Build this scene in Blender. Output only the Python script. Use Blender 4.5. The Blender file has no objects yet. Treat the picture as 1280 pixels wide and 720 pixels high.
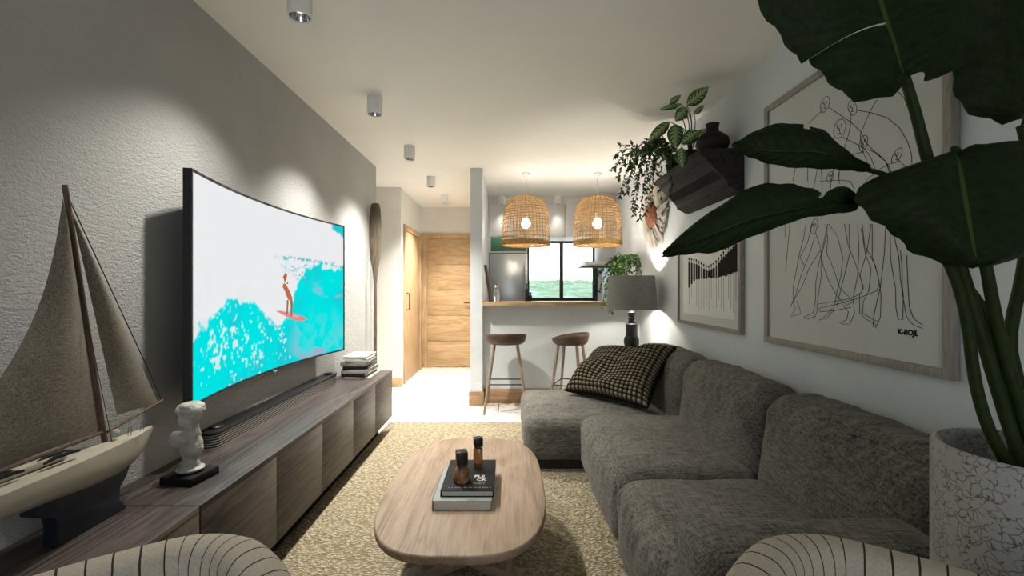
SPOTK, LAMPK, PENDK, SKYK, EXPO = 1.0, 8.0, 3.8, 2.4, 0.9
import bpy, bmesh, math, random
import numpy as np
from mathutils import Vector, Matrix, noise as mnoise
random.seed(7); rng = np.random.default_rng(11)
C = bpy.context.scene.collection
sc = bpy.context.scene
PI = math.pi
# ------------------------------------------------------------------ camera model
F, VX, VY, CH = 569.0, 636.0, 360.0, 1.25
def P(px, py, Y):                      # a point of the room at depth Y seen at pixel (px, py)
    return ((px - VX) / F * Y, Y, CH - (py - VY) / F * Y)
def WALLP(px, py, X):                  # a point on a wall plane x = X
    Y = X * F / (px - VX)
    return (X, Y, CH - (py - VY) / F * Y)
cd = bpy.data.cameras.new('camera'); cam = bpy.data.objects.new('camera', cd); C.objects.link(cam)
cd.sensor_width = 36; cd.lens = F / 1280 * 36; cd.shift_x = (640 - VX) / 1280; cd.clip_start = 0.02; cd.clip_end = 2000
cam.location = (0, 0, CH); cam.rotation_euler = (PI / 2, 0, 0); sc.camera = cam

# ------------------------------------------------------------------ materials
def lin(c):
    if isinstance(c, str):
        c = c.lstrip('#'); c = [int(c[i:i + 2], 16) / 255 for i in (0, 2, 4)]
        return tuple((x / 12.92 if x <= .04045 else ((x + .055) / 1.055) ** 2.4) for x in c)
    return tuple(c)
class NT:
    def __init__(s, name):
        s.m = bpy.data.materials.new(name); s.m.use_nodes = True
        s.t = s.m.node_tree; s.b = s.t.nodes['Principled BSDF']; s.out = s.t.nodes['Material Output']
    def n(s, typ, **kw):
        nd = s.t.nodes.new(typ)
        for k, v in kw.items():
            if k.startswith('i_'):
                key = k[2:].replace('_', ' ')
                key = int(key) if key.isdigit() else key
                s.set(nd.inputs[key], v)
            else: setattr(nd, k, v)
        return nd
    def set(s, inp, v):
        if isinstance(v, bpy.types.NodeSocket): s.t.links.new(v, inp)
        elif isinstance(v, bpy.types.Node): s.t.links.new(v.outputs[0], inp)
        else:
            if hasattr(inp, 'default_value'):
                try: inp.default_value = v
                except Exception: inp.default_value = (*v, 1)
    def math(s, op, a, b=0.0, c=0.0):
        nd = s.t.nodes.new('ShaderNodeMath'); nd.operation = op
        s.set(nd.inputs[0], a); s.set(nd.inputs[1], b); s.set(nd.inputs[2], c); return nd.outputs[0]
    def coord(s, kind='Object', scale=(1, 1, 1), rot=(0, 0, 0), loc=(0, 0, 0)):
        tc = s.n('ShaderNodeTexCoord'); mp = s.n('ShaderNodeMapping')
        s.t.links.new(tc.outputs[kind], mp.inputs[0])
        mp.inputs['Scale'].default_value = scale; mp.inputs['Rotation'].default_value = rot; mp.inputs['Location'].default_value = loc
        return mp.outputs[0]
    def noise(s, vec, scale=5, detail=4, rough=.5, dist=0):
        nd = s.n('ShaderNodeTexNoise', i_Scale=scale, i_Detail=detail, i_Roughness=rough, i_Distortion=dist)
        s.set(nd.inputs['Vector'], vec); return nd.outputs[0]
    def ramp(s, fac, stops, interp='LINEAR'):
        nd = s.n('ShaderNodeValToRGB'); s.set(nd.inputs[0], fac); nd.color_ramp.interpolation = interp
        el = nd.color_ramp.elements
        while len(el) < len(stops): el.new(.5)
        for e, (p, c) in zip(el, stops):
            e.position = p; c = lin(c) if not isinstance(c, (int, float)) else (c, c, c); e.color = (*c, 1)
        return nd.outputs[0]
    def mix(s, fac, a, b, bt='MIX'):
        nd = s.n('ShaderNodeMix', data_type='RGBA', blend_type=bt)
        s.set(nd.inputs[0], fac); s.set(nd.inputs[6], a if not isinstance(a, str) else (*lin(a), 1)); s.set(nd.inputs[7], b if not isinstance(b, str) else (*lin(b), 1))
        return nd.outputs[2]
    def bump(s, h, strength=.3, dist=.01, normal=None):
        nd = s.n('ShaderNodeBump', i_Strength=strength, i_Distance=dist); s.set(nd.inputs['Height'], h)
        if normal is not None: s.set(nd.inputs['Normal'], normal)
        s.t.links.new(nd.outputs[0], s.b.inputs['Normal']); return nd.outputs[0]
    def base(s, v): s.set(s.b.inputs['Base Color'], v if not isinstance(v, str) else (*lin(v), 1)); return s
    def rough(s, v, spec=None, metal=None):
        s.set(s.b.inputs['Roughness'], v)
        if spec is not None: s.b.inputs['Specular IOR Level'].default_value = spec
        if metal is not None: s.b.inputs['Metallic'].default_value = metal
        return s
def plain(name, c, r=.5, spec=.5, metal=0, var=.06, scale=30, bump=0, bscale=200, bdist=.002):
    t = NT(name); n = t.noise(t.coord(), scale, 3)
    l = lin(c); t.base(t.ramp(n, [(.25, tuple(x * (1 - var) for x in l)), (.75, tuple(min(1, x * (1 + var)) for x in l))])); t.rough(r, spec, metal)
    if bump: t.bump(t.noise(t.coord(), bscale, 4), bump, bdist)
    return t.m
def wood(name, c1, c2, c3, axis='Y', scale=1.0, rough=.5, bump=.15, ring=1.0, st=.04):
    t = NT(name); s = {'X': (st, 1, 1), 'Y': (1, st, 1), 'Z': (1, 1, st)}[axis]
    v = t.coord('Object', tuple(a * scale for a in s))
    warp = t.noise(t.coord('Object', tuple(a * scale * 1.0 for a in {'X': (.35, 1, 1), 'Y': (1, .35, 1), 'Z': (1, 1, .35)}[axis])), 4.0, 3, .5, .6)
    big = t.noise(v, 9 * ring, 3, .55, 1.2); fine = t.noise(v, 120, 4, .65, .2); pore = t.noise(v, 320, 2, .6)
    wv = t.math('FRACT', t.math('MULTIPLY', t.math('ADD', big, t.math('MULTIPLY', warp, .8)), 7 * ring))
    wv = t.math('ABSOLUTE', t.math('SUBTRACT', wv, .5))
    f = t.math('ADD', t.math('MULTIPLY', wv, .5), t.math('MULTIPLY', fine, .95))
    f = t.math('ADD', f, t.math('MULTIPLY', pore, .2)); f = t.math('SUBTRACT', f, .12)
    t.base(t.ramp(f, [(.27, c1), (.5, c2), (.75, c3)])); t.rough(rough, .35)
    if bump: t.bump(f, bump, .003)
    return t.m
def fabric(name, c1, c2, sc_=260, rough=.95, bump=.5, kind='Object'):
    t = NT(name); v = t.coord(kind)
    n1 = t.noise(t.coord(kind, (1, .09, 1)), sc_, 2, .6); n2 = t.noise(t.coord(kind, (.09, 1, .38)), sc_, 2, .6); n3 = t.noise(v, 6, 4); n4 = t.noise(v, sc_ * 1.6, 2)
    f = t.math('ADD', t.math('MULTIPLY', t.math('MAXIMUM', n1, n2), .7), t.math('MULTIPLY', t.math('MINIMUM', n1, n2), .5))
    f = t.math('ADD', t.math('ADD', f, t.math('MULTIPLY', t.math('SUBTRACT', n3, .5), .22)), t.math('MULTIPLY', t.math('SUBTRACT', n4, .5), .12))
    t.base(t.ramp(f, [(.42, c1), (.76, c2)])); t.rough(rough, .12)
    t.b.inputs['Sheen Weight'].default_value = .1
    t.bump(f, bump, .006); return t.m
def plaster(name, c1, c2, coarse=90, strength=.5, dist=.006, rough=.9, patch=1.2):
    t = NT(name); v = t.coord(); n = t.noise(v, patch, 5, .6); f = t.noise(v, coarse, 4, .6, .4); g = t.noise(t.coord('Object', (1, .6, 1.6)), coarse * .45, 3, .55, .8)
    t.base(t.ramp(t.math('ADD', t.math('MULTIPLY', n, .8), t.math('MULTIPLY', f, .2)), [(.3, c1), (.7, c2)])); t.rough(rough, .2)
    t.bump(t.math('ADD', f, g), strength, dist); return t.m
def emis(name, c, s):
    m = bpy.data.materials.new(name); m.use_nodes = True; t = m.node_tree; t.nodes.remove(t.nodes['Principled BSDF'])
    e = t.nodes.new('ShaderNodeEmission'); e.inputs[0].default_value = (*lin(c), 1); e.inputs[1].default_value = s
    t.links.new(e.outputs[0], t.nodes['Material Output'].inputs[0]); return m

M = {}
M['wall_grey'] = plaster('rough_grey_plaster', '#a2a29f', '#b2b2ae', 125, .6, .008)
M['wall_white'] = plaster('white_plaster', '#c9ced1', '#d7dbdd', 30, .18, .004, patch=2.2)
M['wall_hall'] = plaster('hall_plaster', '#d3d0c9', '#dedbd5', 30, .12, .004)
M['ceil'] = plaster('ceiling_paint', '#e9e6de', '#f0ede6', 14, .06, .004, patch=1.6)
t = NT('pale_stone_floor'); v = t.coord(); n = t.noise(v, 2.2, 6, .6, .5); t.base(t.ramp(n, [(.3, '#d3cec4'), (.7, '#dad5cb')])); t.rough(t.ramp(t.noise(v, 8, 4), [(.3, .22), (.7, .36)]), .45); M['floor'] = t.m
M['oak'] = wood('light_oak', '#8f7454', '#ad906b', '#c2a57e', 'X', 1.0, .45, .08, .7)
M['oak_base'] = wood('tanned_oak', '#7d6147', '#9c7c5d', '#b3936f', 'X', 1.0, .5, .08, .7)
M['oak_v'] = wood('light_oak_upright', '#8f7454', '#ad906b', '#c2a57e', 'Z', 1.0, .45, .08, .7)
M['oak_y'] = wood('light_oak_deep', '#8f7454', '#ad906b', '#c2a57e', 'Y', 1.0, .45, .08, .7)
M['oak_grey'] = wood('greyed_oak', '#6a5849', '#96806b', '#ad9781', 'Y', 1.3, .5, .15, .5, .025)
M['walnut'] = wood('smoked_oak', '#1f1a18', '#393230', '#544b46', 'Y', 1.2, .42, .25, .8, .016)
M['stool_seat'] = wood('stool_walnut', '#33251d', '#4a372b', '#5c4638', 'X', 1.5, .45, .05)
M['stool_leg'] = wood('stool_oak', '#67574a', '#85735f', '#998671', 'Z', 1.5, .5, .05)
M['paddle'] = wood('paddle_wood', '#3e352b', '#5b5043', '#6d6254', 'Z', 1.5, .6, .1)
M['mastwood'] = wood('mast_wood', '#33251d', '#4d3a2e', '#5e493b', 'Z', 2, .5, .05)
# carved bracket
t = NT('carved_dark_wood'); v = t.coord('Object', (1, .12, 1), (.5, 0, 0)); f = t.noise(v, 60, 5, .65, .5); g = t.noise(v, 14, 3, .5, 1.5)
h = t.math('ADD', f, g); t.base(t.ramp(h, [(.75, '#181516'), (1.25, '#363132')])); t.rough(.75, .25); t.bump(h, .7, .01); M['bracket'] = t.m
M['sofa'] = fabric('grey_sofa_weave', '#2c2b27', '#827f76', 225, .95, .7)
M['sofa_dark'] = fabric('sofa_plinth', '#2c2c28', '#3d3c37', 240)
# pillow : bobbles through UV
t = NT('bobble_knit'); v = t.coord('UV'); sp = t.n('ShaderNodeSeparateXYZ'); t.set(sp.inputs[0], v)
def bob(a): return t.math('ABSOLUTE', t.math('SINE', t.math('MULTIPLY', a, PI)))
bb = t.math('POWER', t.math('MULTIPLY', bob(sp.outputs[0]), bob(sp.outputs[1])), .8)
nn = t.noise(v, 3, 4); t.base(t.ramp(t.math('ADD', bb, t.math('MULTIPLY', nn, .25)), [(.34, '#231e14'), (.66, '#665d4c'), (1.05, '#8a806c')])); t.rough(.95, .1); t.bump(bb, .8, .012); M['pillow'] = t.m
# jute rug
t = NT('jute_weave'); v = t.coord('Object', (1, 1, 1)); d = t.noise(v, 9, 2)
def vor(scale, sx, sy, rot):
    nd = t.n('ShaderNodeTexVoronoi', i_Scale=scale, i_Randomness=.75); t.set(nd.inputs['Vector'], t.coord('Object', (sx, sy, 0), (0, 0, rot))); return nd
v1 = vor(46, 1.0, 1.8, .5); v2 = vor(46, 1.0, 1.8, -.5)
sx = t.n('ShaderNodeSeparateXYZ'); t.set(sx.inputs[0], v)
row = t.math('GREATER_THAN', t.math('SINE', t.math('MULTIPLY', t.math('ADD', sx.outputs[0], t.math('MULTIPLY', d, .02)), 2 * PI / .07)), 0)
hm = t.n('ShaderNodeMix', data_type='FLOAT'); t.set(hm.inputs[0], row); t.set(hm.inputs[2], v1.outputs['Distance']); t.set(hm.inputs[3], v2.outputs['Distance'])
hgt = t.math('SUBTRACT', 1, hm.outputs[0]); fib = t.noise(v, 260, 3, .7)
t.base(t.mix(fib, t.ramp(hgt, [(.35, '#968a6e'), (.62, '#c5b99e'), (.95, '#d8cfb9')]), t.ramp(hgt, [(.35, '#877b60'), (.9, '#cfc4aa')])))
t.rough(.95, .1); t.bump(t.math('ADD', hgt, t.math('MULTIPLY', fib, .25)), 1.0, .02); M['jute'] = t.m
# rattan
t = NT('natural_rattan'); v = t.coord(); t.base(t.ramp(t.noise(v, 45, 4, .7), [(.3, '#7f5c30'), (.55, '#ac8650'), (.8, '#c7a56d')])); t.rough(.6, .3)
t.b.inputs['Transmission Weight'].default_value = 0; M['rattan'] = t.m
# striped armchair
t = NT('striped_upholstery'); v = t.coord('UV'); sp = t.n('ShaderNodeSeparateXYZ'); t.set(sp.inputs[0], v)
fr = t.math('FRACT', t.math('ADD', t.math('DIVIDE', sp.outputs[0], .0385), t.math('MULTIPLY', t.noise(t.coord('UV'), 12, 2), .3)))
mask = t.math('LESS_THAN', fr, .085); wv = t.noise(t.coord(), 300, 3)
t.base(t.mix(mask, t.ramp(wv, [(.3, '#a3998a'), (.7, '#b8ae9e')]), '#2e2a26')); t.rough(.85, .2)
t.bump(t.math('ADD', t.math('MULTIPLY', mask, -1), t.math('MULTIPLY', wv, .2)), .4, .003); M['stripe'] = t.m
M['chair_seat'] = fabric('chair_seat_cloth', '#978d7e', '#b3a998', 300, .9, .3)
# crackle planter
t = NT('crackle_ceramic'); v = t.coord(); nz = t.n('ShaderNodeTexNoise', i_Scale=40, i_Detail=3); t.set(nz.inputs['Vector'], v)
vv = t.n('ShaderNodeMix', data_type='VECTOR'); vv.inputs[0].default_value = .022; t.set(vv.inputs[4], v); t.set(vv.inputs[5], nz.outputs[1])
vo = t.n('ShaderNodeTexVoronoi', feature='DISTANCE_TO_EDGE', i_Scale=66); t.set(vo.inputs['Vector'], vv.outputs[1])
brk = t.noise(v, 30, 2); cr = t.math('ADD', vo.outputs['Distance'], t.math('MULTIPLY', t.math('GREATER_THAN', brk, .56), .06))
t.base(t.ramp(cr, [(.02, '#625f5a'), (.045, '#a5a29c')])); t.rough(.6, .35); t.bump(t.ramp(cr, [(.0, 0.0), (.09, 1.0)]), .5, .004); M['crackle'] = t.m
# leaves
def leafmat(name, c1, c2, rib, rough=.45, var=False):
    t = NT(name); uv = t.coord('UV'); sp = t.n('ShaderNodeSeparateXYZ'); t.set(sp.inputs[0], uv)
    s = t.math('ABSOLUTE', sp.outputs[0]); u = sp.outputs[1]
    n = t.noise(t.coord('UV', (1.6, 5, 1)), 7, 4, .65, .8); c = t.ramp(n, [(.3, c1), (.7, c2)])
    vein = t.math('SINE', t.math('MULTIPLY', t.math('SUBTRACT', u, t.math('MULTIPLY', s, .22)), 90 if not var else 48))
    if var:
        patch = t.math('MULTIPLY', t.math('GREATER_THAN', t.math('ADD', vein, t.math('MULTIPLY', n, 1.2)), .55), t.math('LESS_THAN', s, .68))
        patch = t.math('MAXIMUM', patch, t.math('LESS_THAN', s, .22)); c = t.mix(t.math('MULTIPLY', patch, .85), c, rib)
    else:
        c = t.mix(t.math('MULTIPLY', t.math('LESS_THAN', s, .02), .8), c, rib)
    t.base(c); t.rough(rough, .4 if var else .12); t.bump(vein, .25, .002)
    t.b.inputs['Transmission Weight'].default_value = 0
    return t.m
M['banana'] = leafmat('dark_broad_leaf', '#0a1405', '#1c2b0e', '#3a4a22', .6)
M['dieff'] = leafmat('variegated_leaf', '#1c4214', '#2f5c22', '#a8bd84', .4, True)
M['trail'] = plain('trailing_leaf', '#274f1c', .5, .4, 0, .3, 20)
M['trail_bright'] = plain('bright_trailing_leaf', '#5d8d33', .5, .4, 0, .25, 20)
M['stem'] = plain('green_stem', '#222f12', .6, .15, 0, .3, 40)
M['soil'] = plain('dark_soil', '#231c16', .95, .1, 0, .3, 60, .8, 80, .01)
M['black'] = plain('satin_black', '#0e0e0f', .4, .4)
M['blackmat'] = plain('matt_black', '#131313', .75, .2, 0, .1, 60, .2, 300, .001)
M['grille'] = None
t = NT('slatted_grille'); sp = t.n('ShaderNodeSeparateXYZ'); t.set(sp.inputs[0], t.coord())
g = t.math('SINE', t.math('MULTIPLY', sp.outputs[2], 2 * PI / .011)); t.base(t.ramp(t.math('ADD', t.math('MULTIPLY', g, .5), .5), [(.45, '#0c0c0c'), (.62, '#8b8880')])); t.rough(.35, .5, .3); t.bump(g, .5, .004); M['grille'] = t.m
M['white_paint'] = plain('white_paint', '#d8d7d3', .45, .4, 0, .03)
M['lampwhite'] = plain('lamp_housing_white', '#e2e2df', .5, .4, 0, .03)
M['chrome'] = plain('chrome', '#c8c8c8', .15, .5, 1, .05)
M['steel'] = plain('brushed_steel', '#aeb2b2', .3, .5, .9, .05, 4)
M['bronze'] = plain('dark_window_metal', '#23241f', .45, .4, .2)
M['green'] = plain('reflected_green_panel', '#3a6a4d', .5, .4)  # green painted in for greenery reflected in the cupboard front
M['hoodgrey'] = plain('hood_grey', '#b7b9b6', .4, .5, .2)
M['frame_grey'] = wood('grey_frame', '#77726b', '#8c867e', '#9b958c', 'Z', 2, .55, .05)
M['paper'] = plain('picture_paper', '#c3c6c4', .8, .2, 0, .02)
M['mount'] = plain('picture_mount', '#dcdcd8', .8, .2, 0, .02)
M['ink'] = plain('ink', '#121212', .8, .1)
M['marble'] = plain('aged_marble', '#a6a49c', .55, .4, 0, .28, 22, .5, 45, .01)
M['hull'] = plain('cream_hull', '#a39d8d', .4, .4, 0, .05, 12)
M['keel'] = plain('navy_keel', '#1a2029', .45, .4, 0, .15, 10)
M['sail'] = fabric('sail_cloth', '#4b463c', '#7d7668', 420, .95, .3)
M['rope'] = plain('rigging_line', '#3b352c', .8, .2)
M['shade'] = fabric('linen_lampshade', '#6d6e6c', '#94958f', 330, .95, .35)
M['lampblack'] = plain('distressed_black', '#1d1d1b', .55, .4, 0, .5, 35)
M['vase'] = plain('dark_clay', '#25211f', .7, .3, 0, .2, 20, .3, 60, .004)
M['feather'] = plain('pale_feather', '#cbc4b9', .95, .1, 0, .25, 9)
M['woven'] = plain('woven_rust', '#8b5c43', .85, .2, 0, .45, 70, .8, 90, .01)
M['page'] = plain('book_pages', '#c9c7bf', .85, .2, 0, .08, 90)
M['amber'] = None
t = NT('amber_glass'); t.base((.36, .19, .09)); t.rough(.08, .5); t.b.inputs['Transmission Weight'].default_value = .55; M['amber'] = t.m
t = NT('clear_glass'); t.base((.9, .93, .92)); t.rough(.05, .5); t.b.inputs['Transmission Weight'].default_value = .9; M['clear'] = t.m
m = bpy.data.materials.new('window_glass'); m.use_nodes = True; nt = m.node_tree; nt.nodes.remove(nt.nodes['Principled BSDF'])
a = nt.nodes.new('ShaderNodeBsdfTransparent'); b = nt.nodes.new('ShaderNodeBsdfGlossy'); b.inputs['Roughness'].default_value = .02; x = nt.nodes.new('ShaderNodeMixShader'); x.inputs[0].default_value = .05
nt.links.new(a.outputs[0], x.inputs[1]); nt.links.new(b.outputs[0], x.inputs[2]); nt.links.new(x.outputs[0], nt.nodes['Material Output'].inputs[0]); M['glass'] = m
M['bulb'] = emis('glowing_bulb', '#ffeac8', 8)
M['spotglow'] = emis('spot_lens', '#fff0d6', 1.6)

# ------------------------------------------------------------------ mesh builder
class MB:
    def __init__(s): s.v = []; s.f = []; s.uv = []; s.sm = []
    def add(s, v, f, uv=None, smooth=True):
        o = len(s.v); s.v.extend([tuple(p) for p in v])
        for k, q in enumerate(f):
            s.f.append(tuple(i + o for i in q)); s.uv.append([uv[i] for i in q] if uv is not None else [(0, 0)] * len(q)); s.sm.append(smooth)
        return s
    def box(s, x0, x1, y0, y1, z0, z1, bev=0, rz=0, seg=2, mat=None):
        bm = bmesh.new(); bmesh.ops.create_cube(bm, size=1)
        for v in bm.verts: v.co = Vector((v.co.x * (x1 - x0), v.co.y * (y1 - y0), v.co.z * (z1 - z0)))
        if bev: bmesh.ops.bevel(bm, geom=list(bm.edges), offset=bev, segments=seg, affect='EDGES', profile=.5)
        R = (mat or Matrix.Rotation(rz, 4, 'Z')); c = Vector(((x0 + x1) / 2, (y0 + y1) / 2, (z0 + z1) / 2))
        bm.verts.index_update(); s.add([R @ v.co + c for v in bm.verts], [[v.index for v in f.verts] for f in bm.faces]); bm.free(); return s
    def tube(s, pts, r, n=8, cap=True):
        pts = [Vector(p) for p in pts]; k = len(pts); rr = r if hasattr(r, '__len__') else [r] * k
        up = Vector((0, 0, 1)); T0 = (pts[1] - pts[0]).normalized()
        if abs(T0.dot(up)) > .95: up = Vector((1, 0, 0))
        N = (up - T0 * up.dot(T0)).normalized(); V = []; L = 0; uv = []
        for i, p in enumerate(pts):
            T = (pts[min(i + 1, k - 1)] - pts[max(i - 1, 0)]).normalized(); N = (N - T * N.dot(T)).normalized(); B = T.cross(N)
            if i: L += (p - pts[i - 1]).length
            for j in range(n):
                a = 2 * PI * j / n; V.append(p + (N * math.cos(a) + B * math.sin(a)) * rr[i]); uv.append((j / n, L))
        Fc = [(i * n + j, i * n + (j + 1) % n, (i + 1) * n + (j + 1) % n, (i + 1) * n + j) for i in range(k - 1) for j in range(n)]
        if cap: Fc += [tuple(range(n - 1, -1, -1)), tuple((k - 1) * n + j for j in range(n))]
        return s.add(V, Fc, uv)
    def lathe(s, prof, n=32, c=(0, 0, 0), capb=True, capt=True, flute=0, nf=16, closed=False):
        V = []; k = len(prof)
        for q in prof:
            r, z = q[0], q[1]; fl = q[2] if len(q) > 2 else 0
            for j in range(n):
                a = 2 * PI * j / n; rr = r * (1 + fl * math.cos(nf * a)); V.append((c[0] + rr * math.cos(a), c[1] + rr * math.sin(a), c[2] + z))
        rng_ = range(k) if closed else range(k - 1)
        Fc = [(i * n + j, i * n + (j + 1) % n, ((i + 1) % k) * n + (j + 1) % n, ((i + 1) % k) * n + j) for i in rng_ for j in range(n)]
        if not closed:
            if capb: Fc.append(tuple(range(n - 1, -1, -1)))
            if capt: Fc.append(tuple((k - 1) * n + j for j in range(n)))
        return s.add(V, Fc)
    def prism(s, poly, axis, a0, a1, bev=0):
        def pt(p, a): return {'X': (a, p[0], p[1]), 'Y': (p[0], a, p[1]), 'Z': (p[0], p[1], a)}[axis]
        bm = bmesh.new(); A = [bm.verts.new(pt(p, a0)) for p in poly]; B = [bm.verts.new(pt(p, a1)) for p in poly]; n = len(poly)
        bm.faces.new(A[::-1]); bm.faces.new(B)
        for i in range(n): bm.faces.new((A[i], A[(i + 1) % n], B[(i + 1) % n], B[i]))
        bmesh.ops.recalc_face_normals(bm, faces=bm.faces)
        if bev: bmesh.ops.bevel(bm, geom=[e for e in bm.edges], offset=bev, segments=2, affect='EDGES', profile=.5)
        bm.verts.index_update(); s.add([v.co.copy() for v in bm.verts], [[v.index for v in f.verts] for f in bm.faces]); bm.free(); return s
    def soft(s, x0, x1, y0, y1, z0, z1, r=.06, bulge=(0, 0, .03), n=26, wr=.004, seed=0, fn=None):
        d = np.array([x1 - x0, y1 - y0, z1 - z0]); c = np.array([(x0 + x1) / 2, (y0 + y1) / 2, (z0 + z1) / 2]); r = min(r, d.min() / 2 * .98)
        bm = bmesh.new(); g = {}
        lnsp = np.sin(np.linspace(-1, 1, n + 1) * PI / 2) * .55 + np.linspace(-1, 1, n + 1) * .45
        def vert(p):
            k = tuple(round(q, 5) for q in p)
            if k not in g: g[k] = bm.verts.new(p)
            return g[k]
        for ax in range(3):
            for sg in (-1, 1):
                for i in range(n):
                    for j in range(n):
                        q = []
                        for (a, b) in ((i, j), (i + 1, j), (i + 1, j + 1), (i, j + 1)):
                            p = [0, 0, 0]; p[ax] = sg; p[(ax + 1) % 3] = lnsp[a]; p[(ax + 2) % 3] = lnsp[b]; q.append(vert(p))
                        bm.faces.new(q if sg > 0 else q[::-1])
        for v in bm.verts:
            u = np.array(v.co); p = u * d / 2; q = np.clip(p, -(d / 2 - r), d / 2 - r); e = p - q; L = np.linalg.norm(e)
            nrm = e / L if L > 1e-9 else np.zeros(3); p = q + nrm * r
            for k in range(3): p[k] += bulge[k] * u[k] * (1 - u[(k + 1) % 3] ** 2) * (1 - u[(k + 2) % 3] ** 2)
            P0 = Vector(p + c)
            if wr:
                w = mnoise.noise(P0 * 5 + Vector((seed, 0, 0))) * 1.2 + mnoise.noise(Vector((P0.x * 9, P0.y * 9, P0.z * 22)) + Vector((seed, 3, 1))) * .6
                rim = max(abs(u[0]), abs(u[1]), abs(u[2])); P0 += Vector(nrm) * w * wr
            v.co = Vector(fn(P0, u)) if fn else P0
        bm.verts.index_update(); s.add([v.co.copy() for v in bm.verts], [[v.index for v in f.verts] for f in bm.faces]); bm.free(); return s
    def sheet(s, fn, nu, nv, uvf=None, skip=None):
        V = []; uv = []
        for i in range(nu + 1):
            for j in range(nv + 1): V.append(fn(i / nu, j / nv)); uv.append(uvf(i / nu, j / nv) if uvf else (i / nu, j / nv))
        w = nv + 1; Fc = [(i * w + j, (i + 1) * w + j, (i + 1) * w + j + 1, i * w + j + 1) for i in range(nu) for j in range(nv) if not (skip and skip(i, j))]
        return s.add(V, Fc, uv)
    def build(s, name, mat, parent=None, ang=40, uv=False):
        me = bpy.data.meshes.new(name); o0 = Vector(parent_loc(parent)) if parent else Vector((0, 0, 0))
        if parent is None and getattr(s, 'origin', None): o0 = Vector(s.origin)
        me.from_pydata([tuple(Vector(p) - o0) for p in s.v], [], s.f)
        lay = me.uv_layers.new(name='UVMap'); flat = [c for f in s.uv for q in f for c in q]; lay.data.foreach_set('uv', flat)
        me.polygons.foreach_set('use_smooth', [True] * len(me.polygons)); me.update()
        me.set_sharp_from_angle(angle=math.radians(ang)); me.materials.append(mat)
        o = bpy.data.objects.new(name, me); C.objects.link(o)
        if parent: o.parent = parent
        else: o.location = o0
        return o
def parent_loc(p):
    l = Vector((0, 0, 0))
    while p is not None: l += p.location; p = p.parent
    return l
def tag(o, label, cat, group=None):
    o['label'] = label; o['category'] = cat
    if group: o['group'] = group
    return o
def thing(name, label, cat, loc=(0, 0, 0), group=None):
    o = bpy.data.objects.new(name, None); C.objects.link(o); o.empty_display_size = .05; o.location = loc; return tag(o, label, cat, group)
def single(name, mb, mat, label, cat, origin, group=None, ang=40):
    mb.origin = origin; return tag(mb.build(name, mat, None, ang), label, cat, group)
def struct(name, mb, mat, parent=None, ang=30):
    o = mb.build(name, mat, parent, ang)
    if parent is None: o['kind'] = 'structure'
    return o
def copy_tree(o, loc, rz=0, label=None, parent=None, group=None):
    c = o.copy(); C.objects.link(c)
    if parent: c.parent = parent
    else:
        c.location = loc; c.rotation_euler = (0, 0, rz)
        if label: c['label'] = label
        if group: c['group'] = group
    for ch in o.children: copy_tree(ch, None, 0, None, c)
    return c
def crom(pts, n):
    pts = [np.array(p, float) for p in pts]; k = len(pts); out = []
    for i in range(n + 1):
        t = i / n * (k - 1); a = min(int(t), k - 2); u = t - a
        p0, p1, p2, p3 = pts[max(a - 1, 0)], pts[a], pts[a + 1], pts[min(a + 2, k - 1)]
        out.append(.5 * ((2 * p1) + (-p0 + p2) * u + (2 * p0 - 5 * p1 + 4 * p2 - p3) * u * u + (-p0 + 3 * p1 - 3 * p2 + p3) * u ** 3))
    return out
def lamp(name, kind, loc, power, color, parent=None, **kw):
    d = bpy.data.lights.new(name, kind); d.energy = power; d.color = color
    for k, v in kw.items(): setattr(d, k, v)
    o = bpy.data.objects.new(name, d); C.objects.link(o)
    if parent: o.parent = parent; o.location = Vector(loc) - parent_loc(parent)
    else: o.location = loc
    return o
# ------------------------------------------------------------------ the room
CEIL = 2.526; XL, XR = -1.40, 1.43
struct('floor', MB().box(-3.2, XR + .15, -2.2, 7.35, -.1, 0), M['floor'])
struct('ceiling', MB().box(-3.2, XR + .15, -2.2, 7.35, CEIL, CEIL + .1), M['ceil'])
struct('wall_left', MB().box(XL - .15, XL, -2.2, 4.80, 0, CEIL), M['wall_grey'])
struct('wall_right', MB().box(XR, XR + .15, -2.2, 7.35, 0, CEIL), M['wall_white'])
struct('wall_side_passage', MB().box(-3.2, XL - .15, 4.65, 4.80, 0, CEIL), M['wall_hall'])
struct('wall_passage_end', MB().box(-3.2, -3.05, 4.80, 5.76, 0, CEIL), M['wall_hall'])
struct('wall_hall_front', MB().box(-3.2, -1.367, 5.76, 5.90, 0, CEIL), M['wall_hall'])
struct('wall_hall_left', MB().box(-1.52, -1.38, 5.90, 7.19, 0, CEIL), M['wall_hall'])
struct('wall_hall_end', MB().box(-1.52, -.28, 7.19, 7.34, 0, CEIL), M['wall_hall'])
struct('wall_partition', MB().box(-.41, -.28, 4.85, 7.19, 0, CEIL), M['wall_white'])
struct('wall_bar', MB().box(-.28, XR, 4.95, 5.10, 0, 1.055), M['wall_white'])
# kitchen back wall with a window hole
KX0, KX1, KZ0, KZ1 = .27, 1.37, 1.03, 1.99
kb = MB(); kb.box(-.28, KX0, 7.0, 7.15, 0, CEIL); kb.box(KX1, XR, 7.0, 7.15, 0, CEIL); kb.box(KX0, KX1, 7.0, 7.15, 0, KZ0); kb.box(KX0, KX1, 7.0, 7.15, KZ1, CEIL)
struct('wall_kitchen_back', kb, M['white_paint'])
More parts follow.
